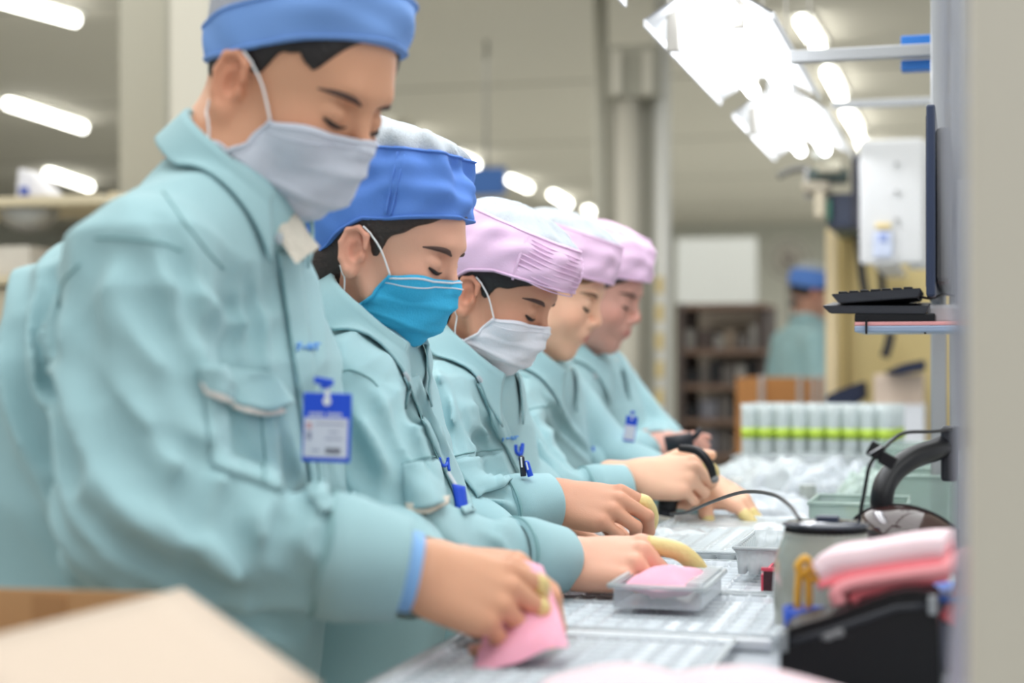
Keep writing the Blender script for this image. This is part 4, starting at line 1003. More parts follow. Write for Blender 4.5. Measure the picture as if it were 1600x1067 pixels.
def cuff(name, a, b, ra, rb, th, m, parent, seed=0, nseg=40, flatn=None):
    a = np.array(a, float); b = np.array(b, float); d = unit(b - a); n = np.array(flatn if flatn is not None else (0, 0, 1), float)
    z = unit(n - d * (n @ d)); y = np.cross(z, d); rng = np.random.RandomState(seed); ph = rng.rand(4) * 6
    A = np.linspace(0, 2 * math.pi, nseg, endpoint=False); prof = []
    for t, rr_, o in ((0, ra * .86, 0), (.04, ra, 0), (.35, ra * 1.01, 0), (.75, (ra + 2 * rb) / 3, 0), (.97, rb, 0), (1.0, rb - th * .3, 0), (.985, rb - th, 0), (.6, rb - th * 1.5, 0), (.2, rb * .8, 0)):
        w = 1 + .035 * np.sin(2 * A + ph[0]) + .02 * np.sin(3 * A + ph[1] + t) + .012 * np.sin(5 * A + ph[2] + 2 * t)
        prof.append(a + (b - a) * t + (rr_ * w)[:, None] * (np.cos(A)[:, None] * y * 1.0 + np.sin(A)[:, None] * z * .93))
    G = np.array(prof); nu = len(prof); V = G.reshape(-1, 3); F = []
    for i in range(nu - 1):
        for j in range(nseg):
            k = (j + 1) % nseg; F.append((i * nseg + j, i * nseg + k, (i + 1) * nseg + k, (i + 1) * nseg + j))
    return link(name, mesh_np(name, V, F), m, parent)

def person(p):
    """p: a dict of measured joints and styles; returns the root and handles for placing small parts"""
    root = empty('person', (p['bx'], p['by'], 0), p['label'], 'person', p.get('group'))
    s = p['scale']; R = Rz(p['yaw']) @ Ry(p['pitch']) @ Rx(p.get('roll', 0)); female = p['female']
    ho = p['ear'] + R @ np.array((.01, .078, .008)) * s           # head origin from the near ear
    toW = lambda X: ho + (np.asarray(X) * s) @ R.T
    toL = lambda X: (np.asarray(X) - ho) @ R / s
    nb = np.array(p['neck'], float)
    hops = head_ops(toL(nb), female, p.get('jaw', 1.0))
    hh = p['h_head']
    hV, hF = mesh_sdf(hops, (-.14, -.11, -.20), (.135, .11, .15), hh / s)
    hC = skin_cols(hV, p['tone']); parts = [(toW(hV), hF, hC)]
    # ---- hands
    tone = np.array(lin(p['tone'])); hands = []
    for hd in p['hands']:
        M = frame(hd['wr'], hd['dir'], hd['n']); sg = hd['s']
        ops_, cg, ng, ch = hand_geo(M, sg, hd['curls'], hd['thumb'], hd.get('spread', (.10, .02, -.05, -.13)), hd.get('size', 1.0), hd.get('cots', ()))
        lo, hi = ops_bounds(ops_, .006)
        v, f = mesh_sdf(ops_, lo, hi, p['h_hand'])
        c = np.tile(tone, (len(v), 1)) * 1.04
        for chn in ch:
            for q in chn[:3]:
                c *= 1 - .22 * np.exp(-((v - q) ** 2).sum(1) / .011 ** 2)[:, None] * (1 - np.array((1, .6, .55)))
        parts.append((v, f, c)); hands.append((ops_, cg, ng, ch, M))
    # ---- torso, arms and legs under the clothes
    R2 = Rz(p['byaw']); o = []
    st = np.array(p['torso'], float)
    for i in range(len(st) - 1):
        a = np.array((p['bx'], p['by'], 0)) + R2 @ np.array((st[i][1], 0, st[i][0] )); b = np.array((p['bx'], p['by'], 0)) + R2 @ np.array((st[i + 1][1], 0, st[i + 1][0]))
        for sy in (-1, 1):
            off = R2 @ np.array((0, sy * st[i][4] * .35, 0)); zt_ = st[-1][0] - .03; rr_ = min(st[i][2], st[i][3]) * .62; a2 = a + off; b2 = b + off; a2[2] = min(a2[2], zt_ - rr_); b2[2] = min(b2[2], zt_ - rr_); o.append(o_cap(a2, b2 + (0, 0, .001), rr_, None, .03))
    shs = (p['shR'], p['shL']); els = (p['elR'], p['elL']); wrs = (p['wrR'], p['wrL'])
    dn = np.array((0, 0, -.03)); o.append(o_cap(shs[0] + dn, shs[1] + dn, .034, None, .03)); o.append(o_cap((np.array(shs[0]) + shs[1]) / 2 + dn, nb + dn, .045, .045, .03))
    for a, b, c in zip(shs, els, wrs):
        o.append(o_cap(a, b, .042, .035, .02)); o.append(o_cap(b, c, .035, .025, .02))
    hip = np.array((p['bx'], p['by'], 0)) + R2 @ np.array((st[0][1], 0, 0))
    for sy in (-1, 1):
        off = R2 @ np.array((0, sy * .085, 0)); off2 = R2 @ np.array((.03, sy * .10, 0))
        o.append(o_cap(hip + off + (0, 0, st[0][0]), hip + off2 + (0, 0, .45), .07, .05, .03)); o.append(o_cap(hip + off2 + (0, 0, .45), hip + off2 + (0, 0, .08), .045, .035, .02))
        o.append(o_cap(hip + off2 + (0, 0, .045), hip + off2 + R2 @ np.array((.14, 0, .03)), .04, .03, .02))
    lo, hi = ops_bounds(o, .01)
    v, f = mesh_sdf(o, lo, hi, .013); parts.append((v, f, np.tile(tone, (len(v), 1))))
    V, F, C = merge_np(parts)
    body = link('body', mesh_np('body', V, F, C), SKIN, root)
    # far collar half showing its pale lining
    if p.get('lapel'):
        o_l = pillow('collar_lining', [J(*q) for q in p['lapel']], .010, FLEECE, root, wob=.002)
    # ---- finger cots, nails
    for (ops_, cg, ng, ch, M) in hands:
        for pp, rad in cg:
            tube('finger_cot', pp, rad, COT, root, seg=14)
            q = pp[:2]; tube('finger_cot_rim', [q[0], q[0] + (q[1] - q[0]) * .3], rad[0] * 1.07, COT, bpy.data.objects[root.children[-1].name], seg=14) if False else None
        if p['h_hand'] < .003:
            for c, RM, sz in ng:
                u, w = np.meshgrid(np.linspace(-1, 1, 6), np.linspace(-1, 1, 6), indexing='ij')
                k = np.sqrt(1 - w * w / 2) * 1.0; k2 = np.sqrt(1 - u * u / 2)
                G = c + ((u * k * .0052 * sz)[..., None] * RM[:, 0] + (w * k2 * .0047 * sz)[..., None] * RM[:, 1] + ((-.35 * w * w - .1 * u * u) * .005 * sz + .003 * sz)[..., None] * RM[:, 2])
                sheet('fingernail', G, .0008, NAIL, root)
    # ---- eyes: lash line and brow laid on the lids
    for sy in (-1, 1):
        t = np.linspace(-1, 1, 11)
        yy = sy * (.0315 + .0150 * t); zz = p.get('lash', -.0015) - .0035 * (1 - t * t) + .0015 * t
        P = np.stack([np.full_like(t, .13), yy, zz], 1)
        for _ in range(30): P[:, 0] -= np.clip(ev(hops, P), 0, None) * .8
        P[:, 0] += .0012
        tube('eyelashes', toW(P), [.0005, .0017, .0024, .0027, .0014], LASH, root, seg=8)
        yy = sy * (.034 + .021 * t); zz = .0230 + .0045 * (1 - (t - .2) ** 2) - .001 * t
        P = np.stack([np.full_like(t, .13), yy, zz], 1)
        for _ in range(30): P[:, 0] -= np.clip(ev(hops, P), 0, None) * .8
        P[:, 0] -= .0006
        tube('eyebrow', toW(P), [.0014, .0036, .0040, .0030, .0008], p['brow'], root, seg=8)
    # ---- hair
    if p.get('hair'):
        h = p['hair']; hx = np.array(h['line'], float)
        ho_ = [o_ell((-.008, 0, .040), (.101, .0815, .092), .02), o_ell((.040, 0, .045), (.0575, .0645, .060), .03),
               o_cap((-.03, 0, -.03), (-.055, 0, -.075), .056, .045, .02)] + h.get('extra', [])
        def clip(P, hx=hx):
            w = .0014 * np.sin(P[:, 0] * 190 + P[:, 2] * 60)
            return (np.interp(P[:, 0], hx[:, 0], hx[:, 1]) + w - P[:, 2]) * .7
        def cl2(P, clip=clip): return np.maximum(clip(P), np.where(P[:, 2] > .10, P[:, 2] - .10, -1))
        # keep the ear free
        for sy in (-1, 1): ho_.append(o_ell((-.006, sy * .085, -.012), (.021, .02, .030), .006, True))
        v, f = mesh_sdf(ho_, (-.15, -.10, -.16), (.11, .10, .13), .0032, disp=lambda P: .0009 * np.sin(P[:, 0] * 500 + P[:, 2] * 900 + 3 * np.sin(P[:, 2] * 60)), clip=cl2)
        link('hair', mesh_np('hair', toW(v), f), h['m'], root)
    # ---- cap
    c = p['cap']; cops = c['ops']; zb = np.array(c['zb'], float); zt = c['zt']
    dp = c.get('disp')
    lo, hi = ops_bounds(cops, .01)
    v, f = mesh_sdf(cops, lo, hi, c.get('h', .003), disp=dp, clip=lambda P: np.maximum((np.interp(P[:, 0], zb[:, 0], zb[:, 1]) - P[:, 2]) * .8, P[:, 2] - (zt[0] + zt[1] * P[:, 0])))
    cap = link('cap', mesh_np('cap', toW(v), f), c['m'], root)
    v, f = mesh_sdf(cops, lo, hi, c.get('h', .003) * 1.3, disp=(lambda P: (dp(P) if dp else 0) + .0012), clip=lambda P: (zt[0] + zt[1] * P[:, 0]) - .006 - P[:, 2])
    link('mesh_crown', mesh_np('mesh_crown', toW(v), f), c['mm'], cap)
    # rolled hem around the lower rim and the seam under the mesh
    an = np.linspace(0, 2 * math.pi, 90, endpoint=False)
    def rim(zf, off):
        cc = np.array((0, 0, .06)); Q = np.stack([np.cos(an) * .2, np.sin(an) * .2, np.zeros_like(an)], 1)
        lo_, hi_ = np.zeros(len(an)), np.ones(len(an)) * 1.2
        for _ in range(26):
            m = (lo_ + hi_) / 2; P = Q * m[:, None]; P[:, 2] = zf(P[:, 0]); d = ev(cops, P, dp); lo_ = np.where(d < off, m, lo_); hi_ = np.where(d < off, hi_, m)
        P = Q * lo_[:, None]; P[:, 2] = zf(P[:, 0]); return np.vstack([P, P[:1]])
    tube('hem', toW(rim(lambda x: np.interp(x, zb[:, 0], zb[:, 1]) + .003, .0004)), .0019 * s, c['m'], cap, seg=6)
    tube('seam', toW(rim(lambda x: zt[0] + zt[1] * x - .003, .0006)), .0017 * s, c.get('ms', c['m']), cap, seg=6)
    # ---- face mask
    if p.get('mask'):
        mk = p['mask']; nu, nv = 41, 31; u = np.linspace(-1, 1, nu)[:, None]; w = np.linspace(0, 1, nv)[None, :]
        zc = mk.get('ztop', -.008) * (1 - w) + mk.get('zbot', -.108) * w + 0 * u
        xf = np.interp(w, (0, .12, .35, .6, .8, .93, 1), mk.get('xf', (.112, .118, .119, .112, .099, .084, .066))) + 0 * u
        zs = -.024 * (1 - w) - .082 * w - .015 * np.sin(np.pi * w) ** .8 + 0 * u
        xs = .045 * (1 - w) - .004 * w + 0 * u; ys = .070 - .006 * w
        au = np.abs(u)
        tent = 1 - au ** 1.5; roundp = np.sqrt(np.clip(1 - au ** 2.2, 0, 1)); bl = np.clip(w * 1.3, 0, 1); cth = tent * (1 - bl) + roundp * bl
        X = xs + (xf - xs) * cth; Y = ys * np.sign(u) * (au ** .92) + 0 * w; cz = (1 - au ** 1.6)
        Z = zs + (zc - zs) * cz
        pl = .0032 * (1 - 2 * np.abs(np.sin(w * math.pi * 2.6 + .3 + .25 * np.sin(4 * u))) ** .6) * (1 - .2 * au) + .0030 * np.sin(7 * u + 5 * w + mk.get('ph', 0)) * np.sin(6 * w + 2 * u)
        n = np.stack([np.ones_like(X) * .8, .5 * u + 0 * w, -.5 * w + 0 * u], -1); G = np.stack([X, Y, Z], -1) + n * pl[..., None]
        G = push_out(G, hops, .0022, it=6)
        mo = sheet('face_mask', toW(G), .0016, mk['m'], root)
        rmm = mk.get('rim', mk['m'])
        # bound edges
        tube('nose_band', toW(G[:, 1] + (.0006, 0, 0)), .0024 * s, rmm, mo, seg=6, flat=.6)
        tube('nose_band', toW(G[:, 3] + (.0010, 0, 0)), .0016 * s, rmm, mo, seg=6, flat=.6)
        tube('lower_binding', toW(G[:, -1]), .0016 * s, mk['m'], mo, seg=6)
        for i in (0, -1): tube('side_binding', toW(G[i]), .0026 * s, mk.get('side', rmm), mo, seg=6)
        # ear loops
        for i, sy in ((0, -1), (-1, 1)):
            top = G[i, 0]; bot = G[i, -1]
            for path in ([top, (.026, sy * .077, .004), (.008, sy * .083, .020), (-.004, sy * .086, .027)],
                         [bot, (-.008, sy * .072, -.068), (-.012, sy * .078, -.045), (-.020, sy * .083, -.030)]):
                pp = catmull(path, 8); pp = push_out(pp, [q for q in hops], .0012)
                tube('ear_loop', toW(pp), .0013 * s, WHITE, mo, seg=6)
    # ---- jacket
    jo = []
    body_torso(jo, p['bx'], p['by'], p['byaw'], p['torso'], .03)
    sr = p.get('sr', (.070, .066, .058, .050))
    nbl = nb + p.get('nboff', np.array((0, 0, -.02)))
    for a, b, c_, hd in ((p['shR'], p['elR'], p['wrR'], 0), (p['shL'], p['elL'], p['wrL'], 1)):
        a, b, c_ = map(lambda t: np.array(t, float), (a, b, c_))
        jo.append(o_cap(nbl + (0, 0, -.03), a, .070, sr[0] * .92, .05))
        if p.get('arms', True):
            jo.append(o_cap(a, b, sr[0], sr[1], .014))
            jo.append(o_cap(b, c_ - unit(c_ - b) * .045, sr[1] * .98, sr[2] * .82, .022))
    cr = []
    for pts, D0, D1, wd, dp_ in p.get('creases', ()):
        q = catmull(np.array(pts, float), 4); cr.append((cast(q[:, 0], q[:, 1], jo, D0, D1), wd, dp_))
    fd = fold_disp(p['folds'], cr, p.get('gen', .0042), p['by'])
    lo, hi = ops_bounds([q for q in jo], .01); lo[2] = max(lo[2], p['torso'][0][0] - .03)
    V, F = mesh_sdf(jo, lo, hi, p['h_jack'], disp=fd, dm=.016)
    jk = link('jacket', mesh_np('jacket', V, F), TEAL, root)
    hs = p.get('cuffs', (1, 1))
    for q, (b, c_) in enumerate(((p['elR'], p['wrR']), (p['elL'], p['wrL']))):
        if not hs[q]: continue
        b = np.array(b, float); c_ = np.array(c_, float); d = unit(c_ - b)
        cuff('cuff', c_ - d * .072, c_ + d * .004, sr[2] * 1.02, sr[3], .004, TEAL, jk, q)
        cuff('cuff_stitching', c_ - d * .070, c_ - d * .066, sr[2] * 1.022, sr[2] * 1.018, .002, TEALD, jk, q)
    # ---- collar: a stand turned over into a pointed leaf
    cl = p['collar']; C0 = np.array(cl['c'], float); ax = unit(cl['axis']); fx = unit(np.array(cl.get('front', (1, 0, 0))) - ax * (np.array(cl.get('front', (1, 0, 0))) @ ax)); fy = np.cross(ax, fx)
    nphi = 61; ph = np.linspace(math.radians(cl.get('gap', 16)), 2 * math.pi - math.radians(cl.get('gap', 16)), nphi)
    prof = [(0, -.004), (.3, .000), (.6, .001), (.85, .003), (1.0, .007), (1.0, .011)]
    G = []
    for i, a in enumerate(ph):
        e = fx * math.cos(a) * cl['ra'] + fy * math.sin(a) * cl['rb']; eo = unit(fx * math.cos(a) + fy * math.sin(a))
        front = max(0, math.cos(a)); tip = math.exp(-(min(a, 2 * math.pi - a) - ph[0]) / .42)
        hst = cl.get('h', .036) * (1 - .25 * front); row = [C0 + e + eo * b + ax * hst * t for t, b in prof]
        wl = cl.get('leaf', .052) * (1 + .55 * tip)
        base = row[-1]; out = cl.get('flare', .75)
        dirn = unit(-ax * 1.0 + eo * out)
        sk = fx * .022 * tip * cl.get('point', 1.0)
        for t in (.15, .35, .55, .75, .9, 1.0): row.append(base + dirn * wl * t + sk * t * t)
        G.append(row)
    G = np.array(G); lead = G[:, 6:].copy(); lead = push_out(lead, jo, .006, it=5, disp=fd); G[:, 6:] = lead
    # soften after pushing
    for _ in range(2): G[1:-1, 6:] = (G[:-2, 6:] + 2 * G[1:-1, 6:] + G[2:, 6:]) / 4
    co = sheet('collar', G, .0028, TEAL, jk)
    Gi = G[:, :5] - 0; cen = C0
    Gi = Gi + (C0 - Gi) * np.array(.05); sheet('collar_lining', Gi, .002, cl.get('lm', TEAL), co)
    return dict(root=root, jacket=jk, jo=jo, fd=fd, toW=toW, toL=toL, hops=hops, body=body, cap=cap, hands=hands)

# small pieces laid on the cloth
def lay_patch(name, who, quad, D0, D1, off, th, m, parent=None, nu=14, nv=12, bulge=0.0, sag=0.0):
    """quad: 4 pixel corners TL,TR,BR,BL of the piece as seen; it is laid on the jacket surface"""
    a, b, c, d = [np.array(q, float) for q in quad]
    u, v = np.meshgrid(np.linspace(0, 1, nu), np.linspace(0, 1, nv), indexing='ij'); u = u[..., None]; v = v[..., None]
    Pq = (a * (1 - u) + b * u) * (1 - v) + (d * (1 - u) + c * u) * v
    Pq[..., 1] += (sag * np.sin(np.pi * u) * v)[..., 0]
    G = cast(Pq[..., 0], Pq[..., 1], who['jo'], D0, D1, who['fd'], off)
    if bulge:
        n = grad(who['jo'], G.reshape(-1, 3), None, .02).reshape(G.shape); G = G + n * (bulge * np.sin(np.pi * u) * v)
    return sheet(name, G, th, m, parent if parent is not None else who['jacket'])
def lay_line(name, who, pts, D0, D1, r, m, off=0.0006, parent=None, n=8):
    P = catmull(np.array(pts, float), n); W = cast(P[:, 0], P[:, 1], who['jo'], D0, D1, who['fd'], off)
    return tube(name, W, r, m, parent if parent is not None else who['jacket'], seg=6)
rad = math.radians
FIST = ((1.0, 1.2, .7), (1.1, 1.25, .7), (1.15, 1.25, .7), (1.2, 1.25, .7))
RELAX = ((.55, .7, .45), (.65, .85, .5), (.75, .95, .5), (.85, .95, .5))
THUMB = ((.75, -.25), (.35, -.3), (.15, -.3))
def gather(n, a, cx=0.0): return lambda P: a * np.sin(n * np.arctan2(P[:, 1], P[:, 0] - cx) + 2.5 * np.sin(P[:, 2] * 40)) * np.clip((P[:, 2] - .02) * 12, 0, 1) + .0022 * np.sin(P[:, 0] * 70 + 4 * np.sin(P[:, 2] * 30)) * np.sin(P[:, 1] * 50 + P[:, 2] * 60)

crew = {}
# --- 1: the tall man nearest the camera
e = J(362, 130, 1.58)
W1 = dict(label='tall man in a flat blue cap and grey-white face mask, nearest the camera',
    bx=-.80, by=1.50, ear=e, yaw=rad(-14), pitch=rad(27), roll=rad(0), scale=1.0, female=False, tone=(214, 160, 128),
    neck=J(350, 262, 1.64), h_head=.0021, h_hand=.0021, h_jack=.0042, byaw=rad(-10),
    torso=[(.62, -.04, .15, .16, .19), (.85, -.02, .155, .16, .20), (1.02, .0, .165, .165, .205), (1.15, .01, .15, .17, .195), (1.24, .02, .11, .15, .16), (1.29, .03, .07, .10, .10)],
    shR=J(222, 425, 1.46), elR=J(228, 812, 1.40), wrR=J(622, 888, 1.43),
    shL=(-.80, 1.68, 1.22), elL=(-.72, 1.74, .98), wrL=J(640, 900, 1.64), sr=(.072, .076, .060, .051),
    brow=BROW, hair=dict(m=HAIRM, line=[(-.15, -.075), (-.05, -.05), (-.02, -.01), (.0, .006), (.015, .014), (.03, .040), (.048, .050), (.058, .040), (.066, .036), (.078, .066), (.09, .098), (.12, .14)]),
    cap=dict(ops=[o_ell((-.008, 0, .040), (.1045, .0855, .095), .02), o_sup((-.008, 0, .078), (.101, .0865, .085), 2.6)], zb=[(-.12, -.025), (-.03, .012), (0, .031), (.05, .062), (.12, .100)], zt=(.088, .65), m=CAPB, mm=CAPMG, disp=gather(7, .0012)),
    mask=dict(m=MASKW), collar=dict(c=J(360, 278, 1.62), axis=(.62, .0, .78), ra=.063, rb=.064, h=.030, leaf=.040, flare=.22, gap=30, lm=FLEECE),
    folds=[(J(225, 815, 1.40), (.7, 0, .7), .045, .007, .11), (J(300, 480, 1.45), (.5, 0, -.8), .07, .006, .12), (J(420, 860, 1.42), (1, 0, .3), .05, .005, .10), (J(60, 600, 1.6), (.8, 0, .4), .08, .006, .2), (J(430, 560, 1.5), (1, 0, .15), .06, .003, .15), (J(560, 870, 1.42), (1, 0, -.3), .05, .004, .07)],
    creases=[([(262, 350), (285, 430), (305, 520)], 1.2, 1.7, .010, .010), ([(215, 400), (235, 480), (285, 560), (300, 640)], 1.2, 1.7, .014, .008),
        ([(150, 380), (130, 480), (135, 600)], 1.2, 1.7, .016, .008), ([(385, 430), (395, 500), (402, 560)], 1.4, 1.8, .009, .005),
        ([(318, 730), (300, 790), (312, 850)], 1.2, 1.7, .014, .012), ([(385, 755), (360, 810), (385, 870), (440, 890)], 1.2, 1.7, .014, .012), ([(455, 800), (440, 850), (470, 900)], 1.2, 1.7, .011, .009),
        ([(230, 860), (300, 900), (400, 925), (490, 915)], 1.2, 1.7, .016, .012), ([(190, 700), (250, 770), (330, 800)], 1.2, 1.7, .018, .009), ([(330, 960), (400, 960), (470, 985)], 1.2, 1.7, .012, .009),
        ([(150, 820), (215, 880), (290, 960)], 1.2, 1.7, .016, .010), ([(170, 560), (175, 660), (200, 740)], 1.2, 1.7, .02, .006), ([(84, 430), (78, 520), (92, 620), (120, 740)], 1.3, 1.9, .012, .018), ([(30, 520), (50, 640), (90, 720)], 1.4, 1.9, .014, .010),
        ([(440, 700), (455, 760), (480, 800)], 1.3, 1.8, .010, .006), ([(395, 470), (400, 540)], 1.3, 1.8, .010, .006), ([(240, 600), (270, 680), (310, 720)], 1.2, 1.7, .014, .007)],
    lapel=[(398, 316, 1.60), (452, 322, 1.62), (500, 386, 1.60), (462, 412, 1.56)],
    hands=[dict(wr=J(650, 893, 1.43), dir=(.72, .42, -.28), n=(.30, -.74, .62), s=1, size=.92, curls=((.35, .85, .35), (.5, .9, .35), (.65, .95, .4), (.75, 1.0, .4)), thumb=((.6, -.5), (.2, -.6), (.0, -.6)), cots=((0, .85), (1, .9))),
           dict(wr=J(672, 884, 1.62), dir=(1, -.2, .02), n=(0, -.2, 1), s=-1, size=1.04, curls=RELAX, thumb=THUMB, cots=((0, 1.2),))])
# --- 2: woman, blue cap, cyan mask
e = J(553, 392, 1.93)
W2 = dict(label='woman in a puffed blue cap and bright cyan face mask, second from the camera',
    bx=-.80, by=1.93, ear=e, yaw=rad(-2), pitch=rad(18), roll=rad(0), scale=.92, female=True, tone=(226, 172, 146),
    neck=J(560, 505, 2.02), h_head=.0022, h_hand=.0021, h_jack=.0045, byaw=rad(-6),
    torso=[(.62, -.03, .14, .15, .18), (.82, .0, .145, .15, .18), (.95, .01, .155, .15, .185), (1.05, .01, .14, .15, .175), (1.13, .02, .10, .13, .14), (1.175, .03, .06, .09, .09)],
    shR=J(540, 620, 1.84), elR=J(640, 862, 1.74), wrR=J(872, 876, 1.86),
    shL=(-.79, 2.09, 1.09), elL=(-.70, 2.13, .93), wrL=J(852, 905, 2.02), sr=(.066, .060, .050, .043),
    brow=BROW, hair=dict(m=HAIRB, line=[(-.15, -.16), (-.035, -.10), (-.018, -.03), (.0, .02), (.010, -.005), (.018, -.012), (.03, .022), (.06, .046), (.085, .068), (.12, .09)],
        extra=[o_ell((-.068, 0, -.045), (.042, .060, .065), .02)]),
    cap=dict(ops=[o_ell((-.008, 0, .040), (.1045, .0855, .095), .02), o_sup((-.005, 0, .078), (.101, .085, .055), 3.0), o_sup((-.026, 0, .124), (.094, .083, .048), 3.6, .015), o_ell((-.080, 0, .045), (.072, .082, .070), .04)], zb=[(-.2, -.07), (-.09, -.045), (-.06, -.02), (-.035, .012), (-.01, .034), (.02, .042), (.12, .080)], zt=(.138, .22), m=CAPBD, mm=CAPM, disp=gather(9, .0022)),
    mask=dict(m=MASKB, rim=MASKW2, side=MASKB), collar=dict(c=J(575, 512, 1.98), axis=(.60, 0, .80), ra=.064, rb=.064, h=.030, leaf=.044, flare=.45, gap=28, lm=FLEECE),
    folds=[(J(640, 862, 1.74), (.7, 0, .7), .04, .006, .09), (J(600, 640, 1.85), (.7, 0, -.6), .05, .005, .10), (J(800, 870, 1.8), (1, 0, .2), .04, .004, .06), (J(680, 680, 1.85), (1, 0, .1), .045, .004, .12)],
    creases=[([(560, 600), (585, 660), (625, 730)], 1.6, 2.2, .010, .008), ([(530, 590), (545, 680), (590, 770)], 1.6, 2.2, .013, .008), ([(615, 620), (640, 690), (670, 750)], 1.6, 2.3, .009, .009),
        ([(650, 620), (675, 680), (695, 720)], 1.6, 2.3, .009, .009), ([(640, 650), (665, 700), (675, 730)], 1.6, 2.3, .007, .006), ([(760, 850), (780, 880), (770, 920)], 1.6, 2.1, .009, .007), ([(600, 640), (620, 700), (625, 800)], 1.6, 2.3, .012, .007)],
    lapel=[(596, 545, 1.98), (620, 548, 1.98), (652, 585, 1.98), (630, 600, 1.96)],
    hands=[dict(wr=J(878, 876, 1.87), dir=(1, .02, .04), n=(.0, -.50, .86), s=1, size=.98, curls=((.30, .50, .30), (.95, 1.0, .5), (1.0, 1.05, .5), (1.0, 1.0, .5)), thumb=((.5, -.7), (.2, -.8), (.1, -.7)), spread=(.02, 0, -.05, -.1), cots=((0, .15),)),
           dict(wr=J(862, 908, 2.02), dir=(1, -.1, -.25), n=(0, .2, 1), s=-1, size=.95, curls=RELAX, thumb=THUMB)])
# --- 3: woman, pink cap, white mask
e = J(729, 462, 2.38)
W3 = dict(label='woman in a pink pleated cap and white face mask, third from the camera',
    bx=-.82, by=2.42, ear=e, yaw=rad(-4), pitch=rad(24), roll=rad(0), scale=.92, female=True, tone=(206, 152, 124),
    neck=J(722, 560, 2.48), h_head=.0024, h_hand=.0024, h_jack=.005, byaw=rad(-6),
    torso=[(.62, -.03, .14, .15, .18), (.82, .0, .145, .15, .18), (.95, .01, .155, .15, .185), (1.05, .01, .14, .15, .175), (1.12, .02, .10, .13, .14), (1.165, .03, .06, .09, .09)],
    shR=J(668, 650, 2.30), elR=J(688, 815, 2.2), wrR=J(858, 785, 2.27),
    shL=(-.80, 2.58, 1.08), elL=(-.71, 2.62, .94), wrL=J(850, 800, 2.5), sr=(.066, .060, .051, .045),
    brow=BROW, hair=dict(m=HAIRM, line=[(-.15, -.12), (-.035, -.07), (-.018, -.02), (.0, .02), (.010, .0), (.018, -.002), (.03, .022), (.06, .036), (.085, .055), (.12, .09)]),
    cap=dict(ops=[o_ell((-.008, 0, .040), (.1045, .0855, .095), .02), o_ell((-.002, 0, .075), (.118, .094, .085), .03), o_sup((.044, 0, .078), (.070, .074, .048), 2.6, .04)], zb=[(-.2, -.05), (-.09, -.030), (-.05, .0), (-.02, .030), (.02, .046), (.07, .052), (.13, .056)], zt=(.128, .0), m=CAPP, mm=CAPM, disp=gather(11, .0024)),
    mask=dict(m=MASKW2), collar=dict(c=J(735, 565, 2.45), axis=(.60, 0, .80), ra=.062, rb=.062, h=.030, leaf=.044, flare=.45, gap=28, lm=FLEECE),
    folds=[(J(690, 815, 2.2), (.7, 0, .7), .04, .006, .09), (J(740, 640, 2.3), (.7, 0, -.6), .05, .004, .10), (J(800, 800, 2.25), (1, 0, .2), .04, .004, .06)],
    creases=[([(692, 600), (690, 650), (700, 700)], 2.0, 2.7, .009, .010), ([(655, 560), (680, 620), (695, 690)], 2.0, 2.7, .010, .008), ([(720, 640), (740, 680), (765, 705)], 2.0, 2.7, .010, .007),
        ([(745, 640), (770, 680), (780, 700)], 2.0, 2.7, .008, .006), ([(740, 790), (780, 800), (810, 825)], 2.0, 2.5, .008, .008), ([(750, 770), (800, 775)], 2.0, 2.5, .008, .006), ([(700, 650), (715, 690), (720, 710)], 2.0, 2.7, .008, .006)],
    lapel=[(738, 574, 2.46), (756, 572, 2.46), (786, 598, 2.46), (766, 606, 2.44)],
    hands=[dict(wr=J(866, 780, 2.28), dir=(1, -.02, -.10), n=(.0, -.62, .78), s=1, size=.98, curls=((.55, .8, .4), (.6, .95, .5), (.65, 1.0, .5), (.7, 1.0, .5)), thumb=((.5, -.7), (.2, -.8), (.1, -.7)), cots=((0, .7),)),
           dict(wr=J(860, 800, 2.5), dir=(1, -.1, -.1), n=(0, .2, 1), s=-1, size=.95, curls=RELAX, thumb=THUMB)])
